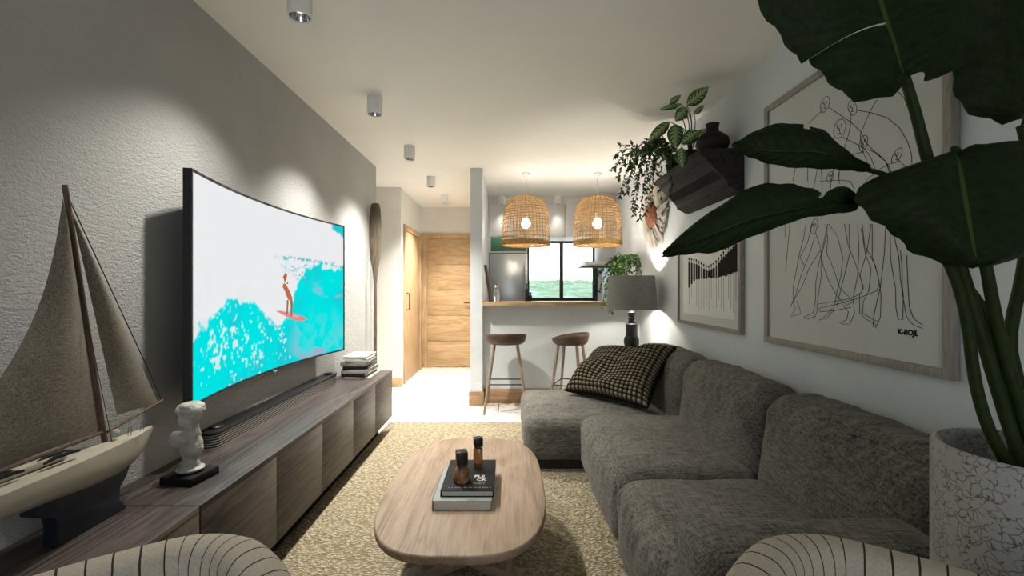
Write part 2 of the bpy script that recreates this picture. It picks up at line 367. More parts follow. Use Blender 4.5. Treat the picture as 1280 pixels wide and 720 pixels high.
# back wall with wide terrace opening
BX0, BX1, BZ1 = -.75, .75, 2.0
bw = MB(); bw.box(-1.4, BX0, -2.35, -2.2, 0, CEIL); bw.box(BX1, XR, -2.35, -2.2, 0, CEIL); bw.box(BX0, BX1, -2.35, -2.2, BZ1, CEIL)
struct('wall_back', bw, M['wall_white'])
dt = struct('door_3', (lambda m: [m.box(BX0, BX0 + .06, -2.31, -2.24, 0, BZ1), m.box(BX1 - .06, BX1, -2.31, -2.24, 0, BZ1), m.box(BX0 + .06, BX1 - .06, -2.31, -2.24, BZ1 - .06, BZ1), m.box(BX0 + .06, BX1 - .06, -2.31, -2.24, 0, .05), m.box(-.03, .03, -2.31, -2.24, .05, BZ1 - .06)] and m)(MB()), M['bronze'])
MB().box(BX0 + .06, BX1 - .06, -2.28, -2.275, .05, BZ1 - .06).build('door_glass', M['glass'], dt)
# window
wf = MB(); y0, y1 = 7.02, 7.08
wf.box(KX0, KX0 + .045, y0, y1, KZ0, KZ1); wf.box(KX1 - .075, KX1, y0, y1, KZ0, KZ1); wf.box(KX0 + .045, KX1 - .075, y0, y1, KZ1 - .05, KZ1); wf.box(KX0 + .045, KX1 - .075, y0, y1, KZ0, KZ0 + .07); wf.box(.785, .84, y0 - .005, y1 - .001, KZ0 + .07, KZ1 - .05)
w1 = struct('window_1', wf, M['bronze'])
MB().box(KX0 + .045, .785, 7.045, 7.05, KZ0 + .07, KZ1 - .05).build('window_pane', M['glass'], w1); MB().box(.84, KX1 - .075, 7.045, 7.05, KZ0 + .07, KZ1 - .05).build('window_pane', M['glass'], w1)
# baseboards
struct('baseboard_bar', MB().box(-.28, XR, 4.935, 4.95, 0, .155, .003), M['oak_base'])
struct('baseboard_partition', (lambda m: [m.box(-.425, -.265, 4.835, 4.85, 0, .145, .003), m.box(-.425, -.41, 4.85, 7.16, 0, .145, .003)] and m)(MB()), M['oak_base'])
struct('baseboard_hall', (lambda m: [m.box(-3.05, -1.352, 5.745, 5.76, 0, .11, .003), m.box(-1.367, -1.352, 5.76, 5.80, 0, .11, .003), m.box(-1.38, -1.365, 7.02, 7.19, 0, .11, .003)] and m)(MB()), M['oak'])
struct('baseboard_right', MB().box(XR - .012, XR, -2.2, 4.93, 0, .10, .003), M['white_paint'])
# doors
d1 = struct('door_1', (lambda m: [m.box(-1.379, -1.345, 5.90, 5.985, 0, 2.08, .004), m.box(-1.379, -1.345, 6.95, 7.02, 0, 2.08, .004), m.box(-1.379, -1.345, 5.985, 6.95, 2.01, 2.08, .004)] and m)(MB()), M['oak_v'])
MB().box(-1.379, -1.36, 5.988, 6.947, .005, 2.007, .003).build('door_leaf', M['oak_v'], d1)
hd = MB(); hd.tube([(-1.36, 6.06, 1.18), (-1.32, 6.06, 1.18), (-1.32, 6.06, .96), (-1.36, 6.06, .96)], .009, 8); hd.build('door_handle', M['black'], d1)
d2 = struct('door_2', (lambda m: [m.box(-1.365, -1.285, 7.15, 7.19, 0, 2.10, .004), m.box(-1.285, -.44, 7.15, 7.19, 2.03, 2.10, .004), m.box(-.50, -.43, 7.15, 7.19, 0, 2.03, .004)] and m)(MB()), M['oak_v'])
lf = MB(); zz = np.linspace(.005, 2.027, 6)
for a, b in zip(zz[:-1], zz[1:]): lf.box(-1.283, -.503, 7.16, 7.19, a + .003, b - .003, .003)
lf.box(-1.28, -.51, 7.168, 7.189, .01, 2.02); lf.build('door_leaf', M['oak'], d2)
MB().tube([(-.575, 7.16, 1.02), (-.575, 7.11, 1.02), (-.70, 7.11, 1.02)], .009, 8).build('door_handle', M['black'], d2)
# outside : valley and wooded hills beyond the kitchen window
g = MB()
def hill(u, v):
    Y = 30 + 500 * v ** 1.7; X = (u - .5) * (60 + Y * 1.2) + Y * .13
    z = -9 + 16.5 * v ** .75 + 4.5 * mnoise.noise(Vector((X * .012, Y * .006, 3))) * v + (1.1 + 2.2 * v) * mnoise.noise(Vector((X * .11, Y * .05, 1))) + (.5 + v) * mnoise.noise(Vector((X * .3, Y * .13, 7)))
    return (X, Y, z)
g.sheet(hill, 220, 120)
t = NT('hazy_woodland'); v = t.coord(); t.base(t.ramp(t.math('ADD', t.math('MULTIPLY', t.noise(v, .06, 5, .6), .6), t.math('MULTIPLY', t.noise(v, .5, 4), .4)), [(.35, '#626d4e'), (.5, '#7f8c69'), (.65, '#9aa796')])); t.rough(1, 0)  # distance haze is mixed straight into these pale greens
struct('hills', g, t.m)
# ------------------------------------------------------------------ ceiling downlights
def downlight():
    T = thing('downlight', 'x', 'ceiling light', (0, 0, CEIL))
    h = MB(); R = .05; H = .118
    h.lathe([(0.001, 0), (R, 0), (R, -H), (R - .005, -H - .001), (R - .007, -H + .02), (.03, -H + .055), (.001, -H + .06)], 32, (0, 0, CEIL), False, False); h.build('housing', M['lampwhite'], T, 35)
    r = MB(); r.lathe([(R - .008, -H + .006), (R - .013, -H + .02), (.024, -H + .048), (.012, -H + .05)], 32, (0, 0, CEIL), False, False); rf_ = r.build('reflector', M['chrome'], T)
    b = MB(); b.lathe([(.001, -H + .028), (.012, -H + .03), (.017, -H + .042), (.012, -H + .049), (.001, -H + .05)], 20, (0, 0, CEIL), False, False); b.build('bulb', M['spotglow'], rf_)
    return T
DL = [(-.895, 1.95, 'white ceiling downlight nearest the camera, cut by the top edge of the picture', 1), (-.895, 3.04, 'white ceiling downlight second from the camera, above the far half of the TV', 1), (-.895, 4.10, 'white ceiling downlight above the end of the rough grey wall', 1),
      (-.89, 5.22, 'white ceiling downlight at the mouth of the hallway', 1), (-.88, 6.26, 'white ceiling downlight deepest in the hallway, close to the oak doors', 1), (-.10, 6.3, 'white kitchen downlight beside the partition wall, over the fridge', 0), (.68, 6.3, 'white kitchen downlight between the two basket pendants', 0)]
p0 = downlight(); p0.location = (DL[0][0], DL[0][1], CEIL); DT = [p0] + [copy_tree(p0, (x, y, CEIL)) for x, y, lb, k in DL[1:]]
SPOTW = [62, 115, 160, 165, 150, 9, 9]
for i, (T, (x, y, lb, k)) in enumerate(zip(DT, DL)):
    tag(T, lb, 'ceiling light', 'row of ceiling downlights' if k else 'kitchen ceiling downlights')
    lamp('spot_beam', 'SPOT', (x, y, CEIL - .122), SPOTW[i] * SPOTK, (1, .955, .89), T, spot_size=math.radians(112 if i < 5 else 70), spot_blend=1.0, shadow_soft_size=.035)
# ------------------------------------------------------------------ tv wall
TC, TR_ = 2.218, 3.578; TY0, TY1, TZ0, TZ1 = 1.80, 3.48, .775, 1.725
def arc(Y, off=0): a = math.asin((Y - 2.64) / TR_); return (TC - (TR_ - off) * math.cos(a), 2.64 + (TR_ - off) * math.sin(a))
tv = thing('television', 'large curved TV on the grey wall showing a surfer on a turquoise wave', 'television', (-1.36, 2.64, TZ0))
def slab(mb, ya, yb, za, zb, o0, o1, n=40):       # curved slab between two radial offsets
    V = []; Fc = []
    for i in range(n + 1):
        Y = ya + (yb - ya) * i / n
        for off, z in ((o0, za), (o1, za), (o1, zb), (o0, zb)): x, y = arc(Y, off); V.append((x, y, z))
    for i in range(n):
        for k in range(4): Fc.append((4 * i + k, 4 * i + (k + 1) % 4, 4 * i + 4 + (k + 1) % 4, 4 * i + 4 + k))
    Fc += [(0, 1, 2, 3), tuple(4 * n + k for k in (3, 2, 1, 0))]; mb.add(V, Fc)
fr = MB(); slab(fr, TY0, TY1, TZ0, TZ1, -.026, 0); bz = .011
slab(fr, TY0, TY0 + bz, TZ0, TZ1, 0, .006, 2); slab(fr, TY1 - bz, TY1, TZ0, TZ1, 0, .006, 2); slab(fr, TY0, TY1, TZ0, TZ0 + bz, 0, .006); slab(fr, TY0, TY1, TZ1 - bz, TZ1, 0, .006)
fr.build('tv_frame', M['black'], tv)
mk = MB(); mk.box(XL, -1.375, 2.45, 2.83, 1.05, 1.45, .004); mk.build('wall_mount', M['blackmat'], tv)
em = MB(); x, y = arc(2.63, .008); em.box(x - .006, x + .004, y - .02, y + .02, TZ0 - .012, TZ0 + .002, .002); em.build('sensor', M['chrome'], tv)
# picture on the screen
NU, NV = 520, 300
def fbm(x, y, o=4, seed=0):
    tot = np.zeros_like(x); amp = .5; r_ = np.random.default_rng(seed)
    for k in range(o):
        L = r_.random((97, 97)); xi = np.floor(x).astype(int); yi = np.floor(y).astype(int); fx = x - xi; fy = y - yi
        fx = fx * fx * (3 - 2 * fx); fy = fy * fy * (3 - 2 * fy)
        g_ = lambda a, b: L[a % 97, b % 97]
        tot += amp * ((g_(xi, yi) * (1 - fx) + g_(xi + 1, yi) * fx) * (1 - fy) + (g_(xi, yi + 1) * (1 - fx) + g_(xi + 1, yi + 1) * fx) * fy); amp *= .5; x = x * 2.03 + 5; y = y * 2.03 + 9
    return tot / (1 - .5 ** o)
U, V_ = np.meshgrid(np.linspace(0, 1, NU + 1), np.linspace(0, 1, NV + 1), indexing='ij')
ax = U * 1.77
col = np.ones((NU + 1, NV + 1, 3)) * np.array(lin('#f4f5f7'))
def blend(mask, c): 
    global col
    c = np.array(lin(c)) if isinstance(c, str) else c
    col = col * (1 - mask[..., None]) + c * mask[..., None]
ss = lambda a, b, x: np.clip((x - a) / (b - a), 0, 1) ** 2 * (3 - 2 * np.clip((x - a) / (b - a), 0, 1))
nz = fbm(ax * 14, V_ * 14, 5, 1); nf = fbm(ax * 45, V_ * 45, 3, 2); ng = fbm(ax * 5, V_ * 5, 4, 3)
blend(ss(.5, .75, fbm(ax * 6, V_ * 9, 5, 8)) * .5 * ss(.75, .3, V_) , '#dff0f1')
sea = np.interp(U, [0, .1, .2, .3, .4, .47, .53, .6, .68, .75, .85, 1], [.28, .36, .42, .44, .40, .30, .25, .34, .56, .64, .675, .675]) + (nz - .5) * .13
m = ss(-.012, .012, sea - V_)
blend(m, '#00ecec')
blend(m * ss(.45, .75, ng) * .6, '#1fc9d6')
# breaking lip on the right shoulder
lip = np.exp(-((V_ - (.70 - .25 * (U - .66) ** 2 - .0 * U)) / .012) ** 2) * ss(.46, .6, U) * ss(.35, .6, nf)
blend(lip * .9, '#2fb9c4')
for k in range(4):
    l2 = np.exp(-((V_ - (.66 - .035 * k + .02 * (nz - .5) * 6 - .1 * (U - .62))) / .008) ** 2) * ss(.5 + .03 * k, .6 + .03 * k, U) * ss(.82, .7, U) * ss(.4, .6, nf); blend(l2 * .9, '#2cc6cf')
foam = ss(.66, .76, .6 * nf + .4 * nz + .25 * np.exp(-((U - .18) / .09) ** 2 - ((V_ - .2) / .12) ** 2) + .16 * np.exp(-((U - .45) / .1) ** 2 - ((V_ - .2) / .15) ** 2) - .12 * ss(.6, .7, U))
blend(m * foam * .95, '#dff7f7')
blend(m * ss(.52, .62, fbm(ax * 3 + 40, V_ * 6, 4, 5)) * ss(.62, .8, U + .25 * (.35 - V_)) * ss(.58, .40, V_) * .9, '#a7b4d0')
blend(m * ss(.6, .8, U) * ss(.4, .1, V_) * ss(.4, .6, nz) * .4, '#7fd5de')
corner = ss(-.01, .012, (V_ - .93) - (1 - U) * .7 + (nz - .5) * .1 + .03); blend(corner * ss(.9, .93, U), '#25cfd6')
def poly_mask(pts):
    ins = np.zeros(U.shape, bool); n = len(pts)
    for i in range(n):
        (x1, y1), (x2, y2) = pts[i], pts[(i + 1) % n]
        c = ((y1 > V_) != (y2 > V_)) & (U < (x2 - x1) * (V_ - y1) / (y2 - y1 + 1e-12) + x1); ins ^= c
    return ins.astype(float)
def SP(px, py):                                    # photo pixel -> screen u, v
    Y = 2.5
    for _ in range(12): x, Y = (lambda yy: (arc(yy)[0], yy))(Y); Y = -x * F / (VX - px)
    return ((Y - TY0) / (TY1 - TY0), (CH - (py - VY) / F * Y - TZ0) / (TZ1 - TZ0))
def zp(pts): return [SP(330 + a / 7.2, 320 + b / 7.2) for a, b in pts]
blend(poly_mask(zp([(105, 500), (150, 498), (230, 512), (310, 535), (375, 560), (390, 575), (350, 592), (290, 588), (240, 570), (170, 535)])), '#ec8f8f')
blend(poly_mask(zp([(190, 510), (260, 525), (330, 553), (300, 560), (230, 535)])), '#f6b5ae')
for pl in ([(205, 395), (222, 400), (214, 530), (200, 528)], [(236, 395), (258, 400), (256, 545), (240, 545)]): blend(poly_mask(zp(pl)), '#a5744f')
blend(poly_mask(zp([(170, 255), (185, 240), (205, 265), (232, 320), (258, 385), (252, 405), (222, 400), (205, 370), (188, 320), (165, 275)])), '#c0764a')
blend(poly_mask(zp([(183, 160), (200, 148), (208, 165), (204, 195), (196, 225), (184, 235), (178, 205), (168, 190)])), '#b56d45')
blend(poly_mask(zp([(205, 232), (218, 240), (215, 252), (203, 248)])), '#7d6a55')
scr = MB()
def sfn(u, v): x, y = arc(TY0 + bz + (TY1 - TY0 - 2 * bz) * u, .0015); return (x, y, TZ0 + bz + (TZ1 - TZ0 - 2 * bz) * v)
scr.sheet(sfn, NU, NV); so = scr.build('screen', M['black'], tv)
at_ = so.data.color_attributes.new('picture', 'FLOAT_COLOR', 'POINT'); buf = np.ones((NU + 1, NV + 1, 4), np.float32); buf[..., :3] = col; at_.data.foreach_set('color', buf.ravel())
m_ = bpy.data.materials.new('lit_screen'); m_.use_nodes = True; nt = m_.node_tree; nt.nodes.remove(nt.nodes['Principled BSDF'])
e = nt.nodes.new('ShaderNodeEmission'); vc = nt.nodes.new('ShaderNodeVertexColor'); vc.layer_name = 'picture'; nt.links.new(vc.outputs[0], e.inputs[0]); e.inputs[1].default_value = .92 * 2 ** -EXPO; nt.links.new(e.outputs[0], nt.nodes['Material Output'].inputs[0])
so.data.materials[0] = m_
# cabinets
CT, CX = .53, -1.02
def cabinet(y0, y1, lab, nd, name='media_cabinet'):
    T = thing(name, lab, 'cabinet', ((XL + CX) / 2, (y0 + y1) / 2, 0), 'low smoked oak media cabinets along the grey wall')
    MB().box(XL + .004, CX - .021, y0, y1, .13, CT - .0205).build('carcass', M['walnut'], T)
    MB().box(XL + .003, CX, y0, y1, CT - .02, CT, .0015).build('cabinet_top', M['walnut'], T)
    ys = np.linspace(y0, y1, nd + 1)
    for a, b in zip(ys[:-1], ys[1:]): MB().box(CX - .02, CX, a + .0012, b - .0012, .13, CT - .021, .0015).build('door', M['walnut'], T)
    MB().box(XL + .04, CX - .09, y0 + .03, y1 - .1, 0, .13).build('plinth', M['blackmat'], T)
cabinet(1.508, 3.98, 'long smoked oak media cabinet under the TV, carrying soundbar and books', 5)
cabinet(-.95, 1.502, 'smoked oak media cabinet under the model sailboat, meeting the longer unit at a black seam', 5)
# soundbar
sb = thing('soundbar', 'long black slatted soundbar lying on the cabinet under the TV', 'soundbar', (-1.34, 2.76, CT))
sx0, sx1, sy0, sy1, sh = -1.395, -1.305, 2.02, 3.48, .075
def capsule(x0, x1, ya, yb, n=8, r=.04):
    pts = [(x0, ya), (x1 - r, ya)] + [(x1 - r + r * math.sin(a), ya + r - r * math.cos(a)) for a in np.linspace(.1, PI / 2, n)] + [(x1 - r + r * math.cos(a), yb - r + r * math.sin(a)) for a in np.linspace(0, PI / 2 - .1, n)] + [(x1 - r, yb), (x0, yb)]
    return pts
MB().prism(capsule(sx0, sx1, sy0, sy1), 'Z', CT, CT + sh * .9).build('grille', M['grille'], sb, 30)
MB().prism(capsule(sx0, sx1 + .003, sy0 - .003, sy1 + .003), 'Z', CT + sh * .9, CT + sh, .002).build('top_panel', M['black'], sb, 30)
for yy in (2.10, 3.40):
    k = MB(); k.lathe([(.001, 0), (.03, 0), (.03, .008), (.026, .012), (.001, .012)], 28, (-1.35, yy, CT + sh)); dl_ = k.build('dial', M['black'], sb)
    k = MB(); k.lathe([(.0305, .001), (.0305, .003)], 28, (-1.35, yy, CT + sh), False, False); k.build('dial_ring', M['chrome'], dl_)
# bust
bu = thing('marble_bust', 'small weathered white marble bust on a black square plinth, between sailboat and soundbar', 'sculpture', (-1.20, 1.715, CT))
bx, by = -1.20, 1.715
MB().box(bx - .066, bx + .066, by - .066, by + .066, CT, CT + .03, .003, math.radians(-8)).build('plinth', M['blackmat'], bu)
def blob(bm, c, r, rot=(0, 0, 0)):
    Mx = Matrix.Translation(Vector(c)) @ Matrix.Rotation(rot[1], 4, 'Y') @ Matrix.Rotation(rot[0], 4, 'X') @ Matrix.Diagonal((*r, 1)); bmesh.ops.create_uvsphere(bm, u_segments=24, v_segments=16, radius=1, matrix=Mx)
bm = bmesh.new(); B = CT + .03
for (dx, dy, dz, rx, ry, rz_) in [(0, 0, .012, .05, .05, .014), (0, 0, .03, .034, .034, .02), (.0, 0, .05, .026, .026, .03), (.005, 0, .085, .04, .036, .035), (.018, 0, .10, .028, .03, .05), (-.035, -.005, .125, .034, .032, .036), (-.05, -.01, .135, .024, .024, .028), (.012, 0, .14, .026, .028, .045),
                                   (.003, 0, .185, .027, .026, .04), (.003, 0, .208, .032, .030, .03), (.004, 0, .228, .040, .036, .026), (.006, 0, .246, .049, .042, .022), (.008, 0, .262, .046, .040, .018), (.03, -.012, .25, .028, .026, .022), (-.028, .0, .245, .026, .03, .026), (.026, -.014, .228, .016, .018, .02), (-.012, -.02, .21, .02, .016, .03)]:
    blob(bm, (bx + dx * .95, by + dy, B + dz * .94), (rx * .95, ry * .95, rz_ * .94))
me = bpy.data.meshes.new('bust_figure'); bm.to_mesh(me); bm.free(); bo = bpy.data.objects.new('bust_figure', me); C.objects.link(bo)
rm = bo.modifiers.new('r', 'REMESH'); rm.mode = 'VOXEL'; rm.voxel_size = .0035; smo = bo.modifiers.new('s', 'SMOOTH'); smo.iterations = 5; smo.factor = .6
dg = bpy.context.evaluated_depsgraph_get(); me2 = bpy.data.meshes.new_from_object(bo.evaluated_get(dg)); bo.modifiers.clear(); bo.data = me2
for v in me2.vertices:
    p = v.co; n_ = mnoise.noise(p * 55) * .0035 + mnoise.noise(Vector((p.x * 160, p.y * 160, p.z * 40))) * .002; v.co = p + v.normal * n_ - Vector((bx, by, CT))
me2.polygons.foreach_set('use_smooth', [True] * len(me2.polygons)); me2.materials.clear(); me2.materials.append(M['marble']); bo.parent = bu
# model sailboat
SX = -1.27
sbt = thing('model_sailboat', 'model sailboat with linen sails and cream hull on a navy keel, on the near cabinet', 'model boat', (SX, 1.35, CT))
hm_ = MB(); HY0, HY1 = .62, 1.62
def hull(u, v):
    Y = HY0 + (HY1 - HY0) * u; t_ = u; w = .085 * (math.sin(PI * min(1, .18 + t_ * .82)) ** .75) * (1 if t_ < .9 else max(.05, 1 - ((t_ - .9) / .1) ** 2.2)); w = max(w, .002)
    sheer = .778 - .028 * math.sin(PI * t_) * .4 - .028 * t_ ** 3 * .9 + .0; keelz = float(np.interp(Y, [.62, .8, 1.0, 1.233, 1.35, 1.46, 1.53, 1.57, 1.60, 1.62], [.735, .705, .688, .668, .653, .648, .660, .682, .712, .742])); keelz = min(keelz, sheer - .008)
    a = PI * (v - .5) * 1.0
    return (SX + w * math.sin(a), Y, sheer - (sheer - keelz) * max(0, math.cos(a)) ** .62 if abs(a) < PI / 2 - 1e-6 else sheer)
hm_.sheet(hull, 48, 24); hm_.sheet(lambda u, v: (lambda a, b: tuple(np.array(a) * (1 - v) + np.array(b) * v + np.array([0, 0, .008 * math.sin(PI * v)])))(hull(u, 0), hull(u, 1)), 48, 8)
hul = hm_.build('hull', M['hull'], sbt, 50)
kp = [(1.20, .685), (1.30, .68), (1.40, .675), (1.505, .67), (1.487, .635), (1.465, .61), (1.462, .57), (1.49, CT + .001), (1.26, CT + .001), (1.262, .58), (1.255, .615), (1.225, .63), (1.20, .645)]
MB().prism([(y, z) for y, z in kp], 'X', SX - .022, SX + .022, .004).build('keel', M['keel'], sbt, 30)
mast0, mast1 = (SX, 1.432, .76), (SX, 1.302, 1.545)
MB().tube([mast0, mast1], [.0078, .0072], 10).build('mast', M['mastwood'], sbt)
def sail(p0, p1, p2, roach, belly, n=24):          # head, tack, clew
    p0, p1, p2 = map(np.array, (p0, p1, p2)); mb = MB()
    def fn(u, v):
        a = p0 * (1 - u) + p1 * u; b = p0 * (1 - u) + p2 * u; b = b + np.array([0, -1, .3]) * roach * math.sin(PI * u)
        q = a * (1 - v) + b * v; q[0] += belly * math.sin(PI * v) * math.sin(PI * min(1, u * 1.0)) ** .7 * 1.0; return tuple(q)
    mb.sheet(fn, n, n); return mb
sail((SX, 1.296, 1.505), (SX, 1.415, .805), (SX + .0, .95, .80), -.075, .03).build('main_sail', M['sail'], sbt)
sail((SX, 1.323, 1.47), (SX, 1.475, .838), (SX, 1.648, .836), -.0, .02).build('jib_sail', M['sail'], sbt)
MB().tube([(SX, 1.425, .80), (SX, .90, .785)], .006, 8).build('boom', M['mastwood'], sbt)
MB().tube([(SX, 1.44, .795), (SX, 1.672, .838)], .0045, 8).build('jib_boom', M['mastwood'], sbt)
rg = MB(); rg.tube([(SX, 1.308, 1.52), (SX, 1.60, .97), (SX, 1.662, .845)], .0016, 5); rg.build('forestay', M['rope'], sbt)
for dx in (-.05, .05): MB().tube([(SX + dx, 1.40, .775), (SX, 1.315, 1.42)], .001, 5).build('shroud', M['rope'], sbt)
for yy, zz_ in ((1.05, .788), (1.20, .786)):
    for dx in (.02, .045):
        k = MB(); k.tube([(SX + dx, yy, zz_), (SX + dx, yy + .03, zz_ + .006), (SX + dx, yy + .08, zz_ + .004), (SX + dx, yy + .10, zz_)], [.003, .006, .005, .003], 8); k.build('oar', M['blackmat'], hul)
MB().box(SX - .03, SX + .03, 1.02, 1.28, .772, .79, .004).build('cabin_top', M['hull'], hul)
for yy in (1.47, 1.52): MB().tube([(SX + .04, yy, .772), (SX + .042, yy, .80), (SX + .042, yy + .012, .80), (SX + .04, yy + .012, .77)], .0012, 5).build('deck_rail', M['chrome'], hul)
k = MB(); k.lathe([(.001, 0), (.01, .002), (.012, .012), (.008, .02), (.001, .022)], 14, (SX + .012, 1.455, .776)); k.build('winch', M['marble'], hul)
# paddle on the floor, leaning on the end of the grey wall
pdl = thing('wooden_paddle', 'tall dark wooden paddle leaning on the grey wall beyond the cabinet', 'paddle', (-1.338, 4.56, 0))
PDX = -1.338
MB().tube([(PDX, 4.56, z) for z in np.linspace(0.002, 1.5, 8)], .0165, 10).build('shaft', M['paddle'], pdl)
bl = MB(); prof = [(1.30, .018), (1.38, .022), (1.45, .032), (1.55, .050), (1.7, .060), (1.9, .060), (2.04, .052), (2.09, .04), (2.10, .02)]
def blade(u, v):
    i = u * (len(prof) - 1); a = min(int(i), len(prof) - 2); q = i - a; z = prof[a][0] * (1 - q) + prof[a + 1][0] * q; w = prof[a][1] * (1 - q) + prof[a + 1][1] * q
    th = 2 * PI * v; return (PDX + w * math.cos(th), 4.56 + .010 * math.sin(th), z)
bl.sheet(blade, 32, 16); bl.build('blade', M['paddle'], pdl)
# stack of books at the far end of the cabinet
bk = [('wide pale magazine with black lower band', .205, .30, .012, '#bcbab2', 0), ('', .19, .29, .026, '#24211f', 0), ('', .215, .31, .034, '#a3a09a', 0), ('', .20, .30, .024, '#1c1b1b', 0), ('', .20, .295, .034, '#8d8a85', 0), ('', .17, .27, .026, '#c4c1b8', 0), ('', .185, .28, .018, '#d2cfc6', 0)]
labs = ['white book lowest in the stack at the far end of the media cabinet', 'dark book second from the bottom of the stack on the media cabinet', 'thick grey book third from the bottom of the stack on the media cabinet', 'black-spined book in the middle of the stack on the media cabinet',
        'grey book third from the top of the stack on the media cabinet', 'pale book second from the top of the stack on the media cabinet', 'thin cream book topmost in the stack on the media cabinet']
def book(x0, x1, y0, y1, z0, h, cover, label, group, rz=0, spine='Y'):
    T = thing('book', label, 'book', ((x0 + x1) / 2, (y0 + y1) / 2, z0), group); cvr = plain('book_cover', cover, .6, .2, 0, .12, 25)
    t_ = .003; m_ = MB(); m_.box(x0, x1, y0, y1, z0, z0 + t_, .0008); m_.box(x0, x1, y0, y1, z0 + h - t_, z0 + h, .0008)
    if spine == 'Y': m_.box(x0, x1, y0, y0 + t_, z0, z0 + h, .0008)
    else: m_.box(x0, x0 + t_, y0, y1, z0, z0 + h, .0008)
    m_.build('cover', cvr, T); MB().box(x0 + .006, x1 - .005, y0 + .004, y1 - .005, z0 + t_, z0 + h - t_).build('pages', M['page'], T); T.rotation_euler = (0, 0, rz); return T
z = CT
for (nm, w, d, h, c, _), lb, rz, dx in zip(bk, labs, [.03, -.04, .0, .05, -.02, .06, .0], [.02, -.005, 0, .0, -.01, .015, .0]):
    book(-1.225 - w / 2 + dx, -1.225 + w / 2 + dx, 3.61, 3.61 + d, z, h, c, lb, 'books stacked at the far end of the cabinet', rz, 'Y'); z += h + .0003
# ------------------------------------------------------------------ rug
rg_ = MB(); rg_.box(-1.105, .80, .30, 4.20, .0005, .014, .006); single('jute_rug', rg_, M['jute'], 'chunky woven jute rug under the coffee table and sofa', 'rug', (-.1, 2.2, 0))
# ------------------------------------------------------------------ sofa
so_ = thing('corner_sofa', 'grey woven corner sofa with chaise along the white wall', 'sofa', (.95, 2.5, 0))
RZ = .0145
b_ = MB(); b_.box(.56, 1.36, 1.16, 3.92, RZ, .10, .01); b_.box(.16, 1.36, 3.11, 3.92, RZ, .10, .01); b_.build('plinth', M['sofa_dark'], so_)
MB().soft(.10, 1.16, 3.055, 3.97, .075, .378, .085, (.0, 0, .018), 40, .005, 1).build('chaise_cushion', M['sofa'], so_, 60)
def crease(seed, amp=.007):
    def fn(p, u):
        if u[0] < -.2:
            k = max(0, (-u[0] - .2) / .8) * math.exp(-((u[2] - .55) / .45) ** 2)
            p = p + Vector((-1, 0, .5)) * amp * k * (.6 * math.sin(p.y * 62 + 5 * mnoise.noise(p * 6 + Vector((seed, 0, 0))) + p.z * 14) + .55 * math.sin(p.y * 150 + 9 * mnoise.noise(p * 5 + Vector((seed, 5, 0))) + p.x * 40) * max(0, mnoise.noise(p * 4 + Vector((seed, 9, 0))) + .35))
        return p
    return fn
MB().soft(.475, 1.18, 2.045, 3.05, .06, .415, .085, (.02, .0, .022), 84, .006, 2, crease(2)).build('seat_cushion', M['sofa'], so_, 60)
MB().soft(.475, 1.18, 1.30, 2.04, .06, .415, .085, (.02, .0, .022), 84, .006, 3, crease(3, .009)).build('seat_cushion', M['sofa'], so_, 60)
def backfn(seed):
    def fn(p, u):
        h = max(0, (p.z - .3) / .5); x = p.x + .05 * h * (1 - (u[0] + 1) / 2)
        top = math.exp(-((u[2] - .8) / .4) ** 2) * (1 if u[0] < .6 else .3)
        q = Vector((min(x, 1.405), p.y, p.z)); w = .9 * math.sin(p.y * 105 + 45 * p.z + 60 * p.x + 8 * mnoise.noise(p * 3 + Vector((seed, 4, 0)))) * max(0, .4 + mnoise.noise(p * 3.3 + Vector((seed, 8, 0)))) + math.sin(p.y * 30 + 40 * p.z + 6 * mnoise.noise(p * 4 + Vector((seed, 0, 0)))) * .5 + math.sin(p.y * 55 - 30 * p.z + 4 * mnoise.noise(p * 5))
        return q + Vector((-.6, 0, .8)) * (w * .0035 * top + .010 * top * mnoise.noise(p * 3.5 + Vector((seed, 2, 0))))
    return fn
for (ya, yb, sd) in ((3.02, 3.93, 5), (2.085, 3.01, 6), (1.20, 2.075, 7)):
    MB().soft(1.09, 1.405, ya, yb, .12, .785, .11, (.025, .0, .012), 84, .006, sd, backfn(sd)).build('back_cushion', M['sofa'], so_, 60)
MB().soft(.48, 1.16, 1.11, 1.345, .06, .592, .07, (.01, .01, .012), 36, .005, 9).build('armrest', M['sofa'], so_, 60)
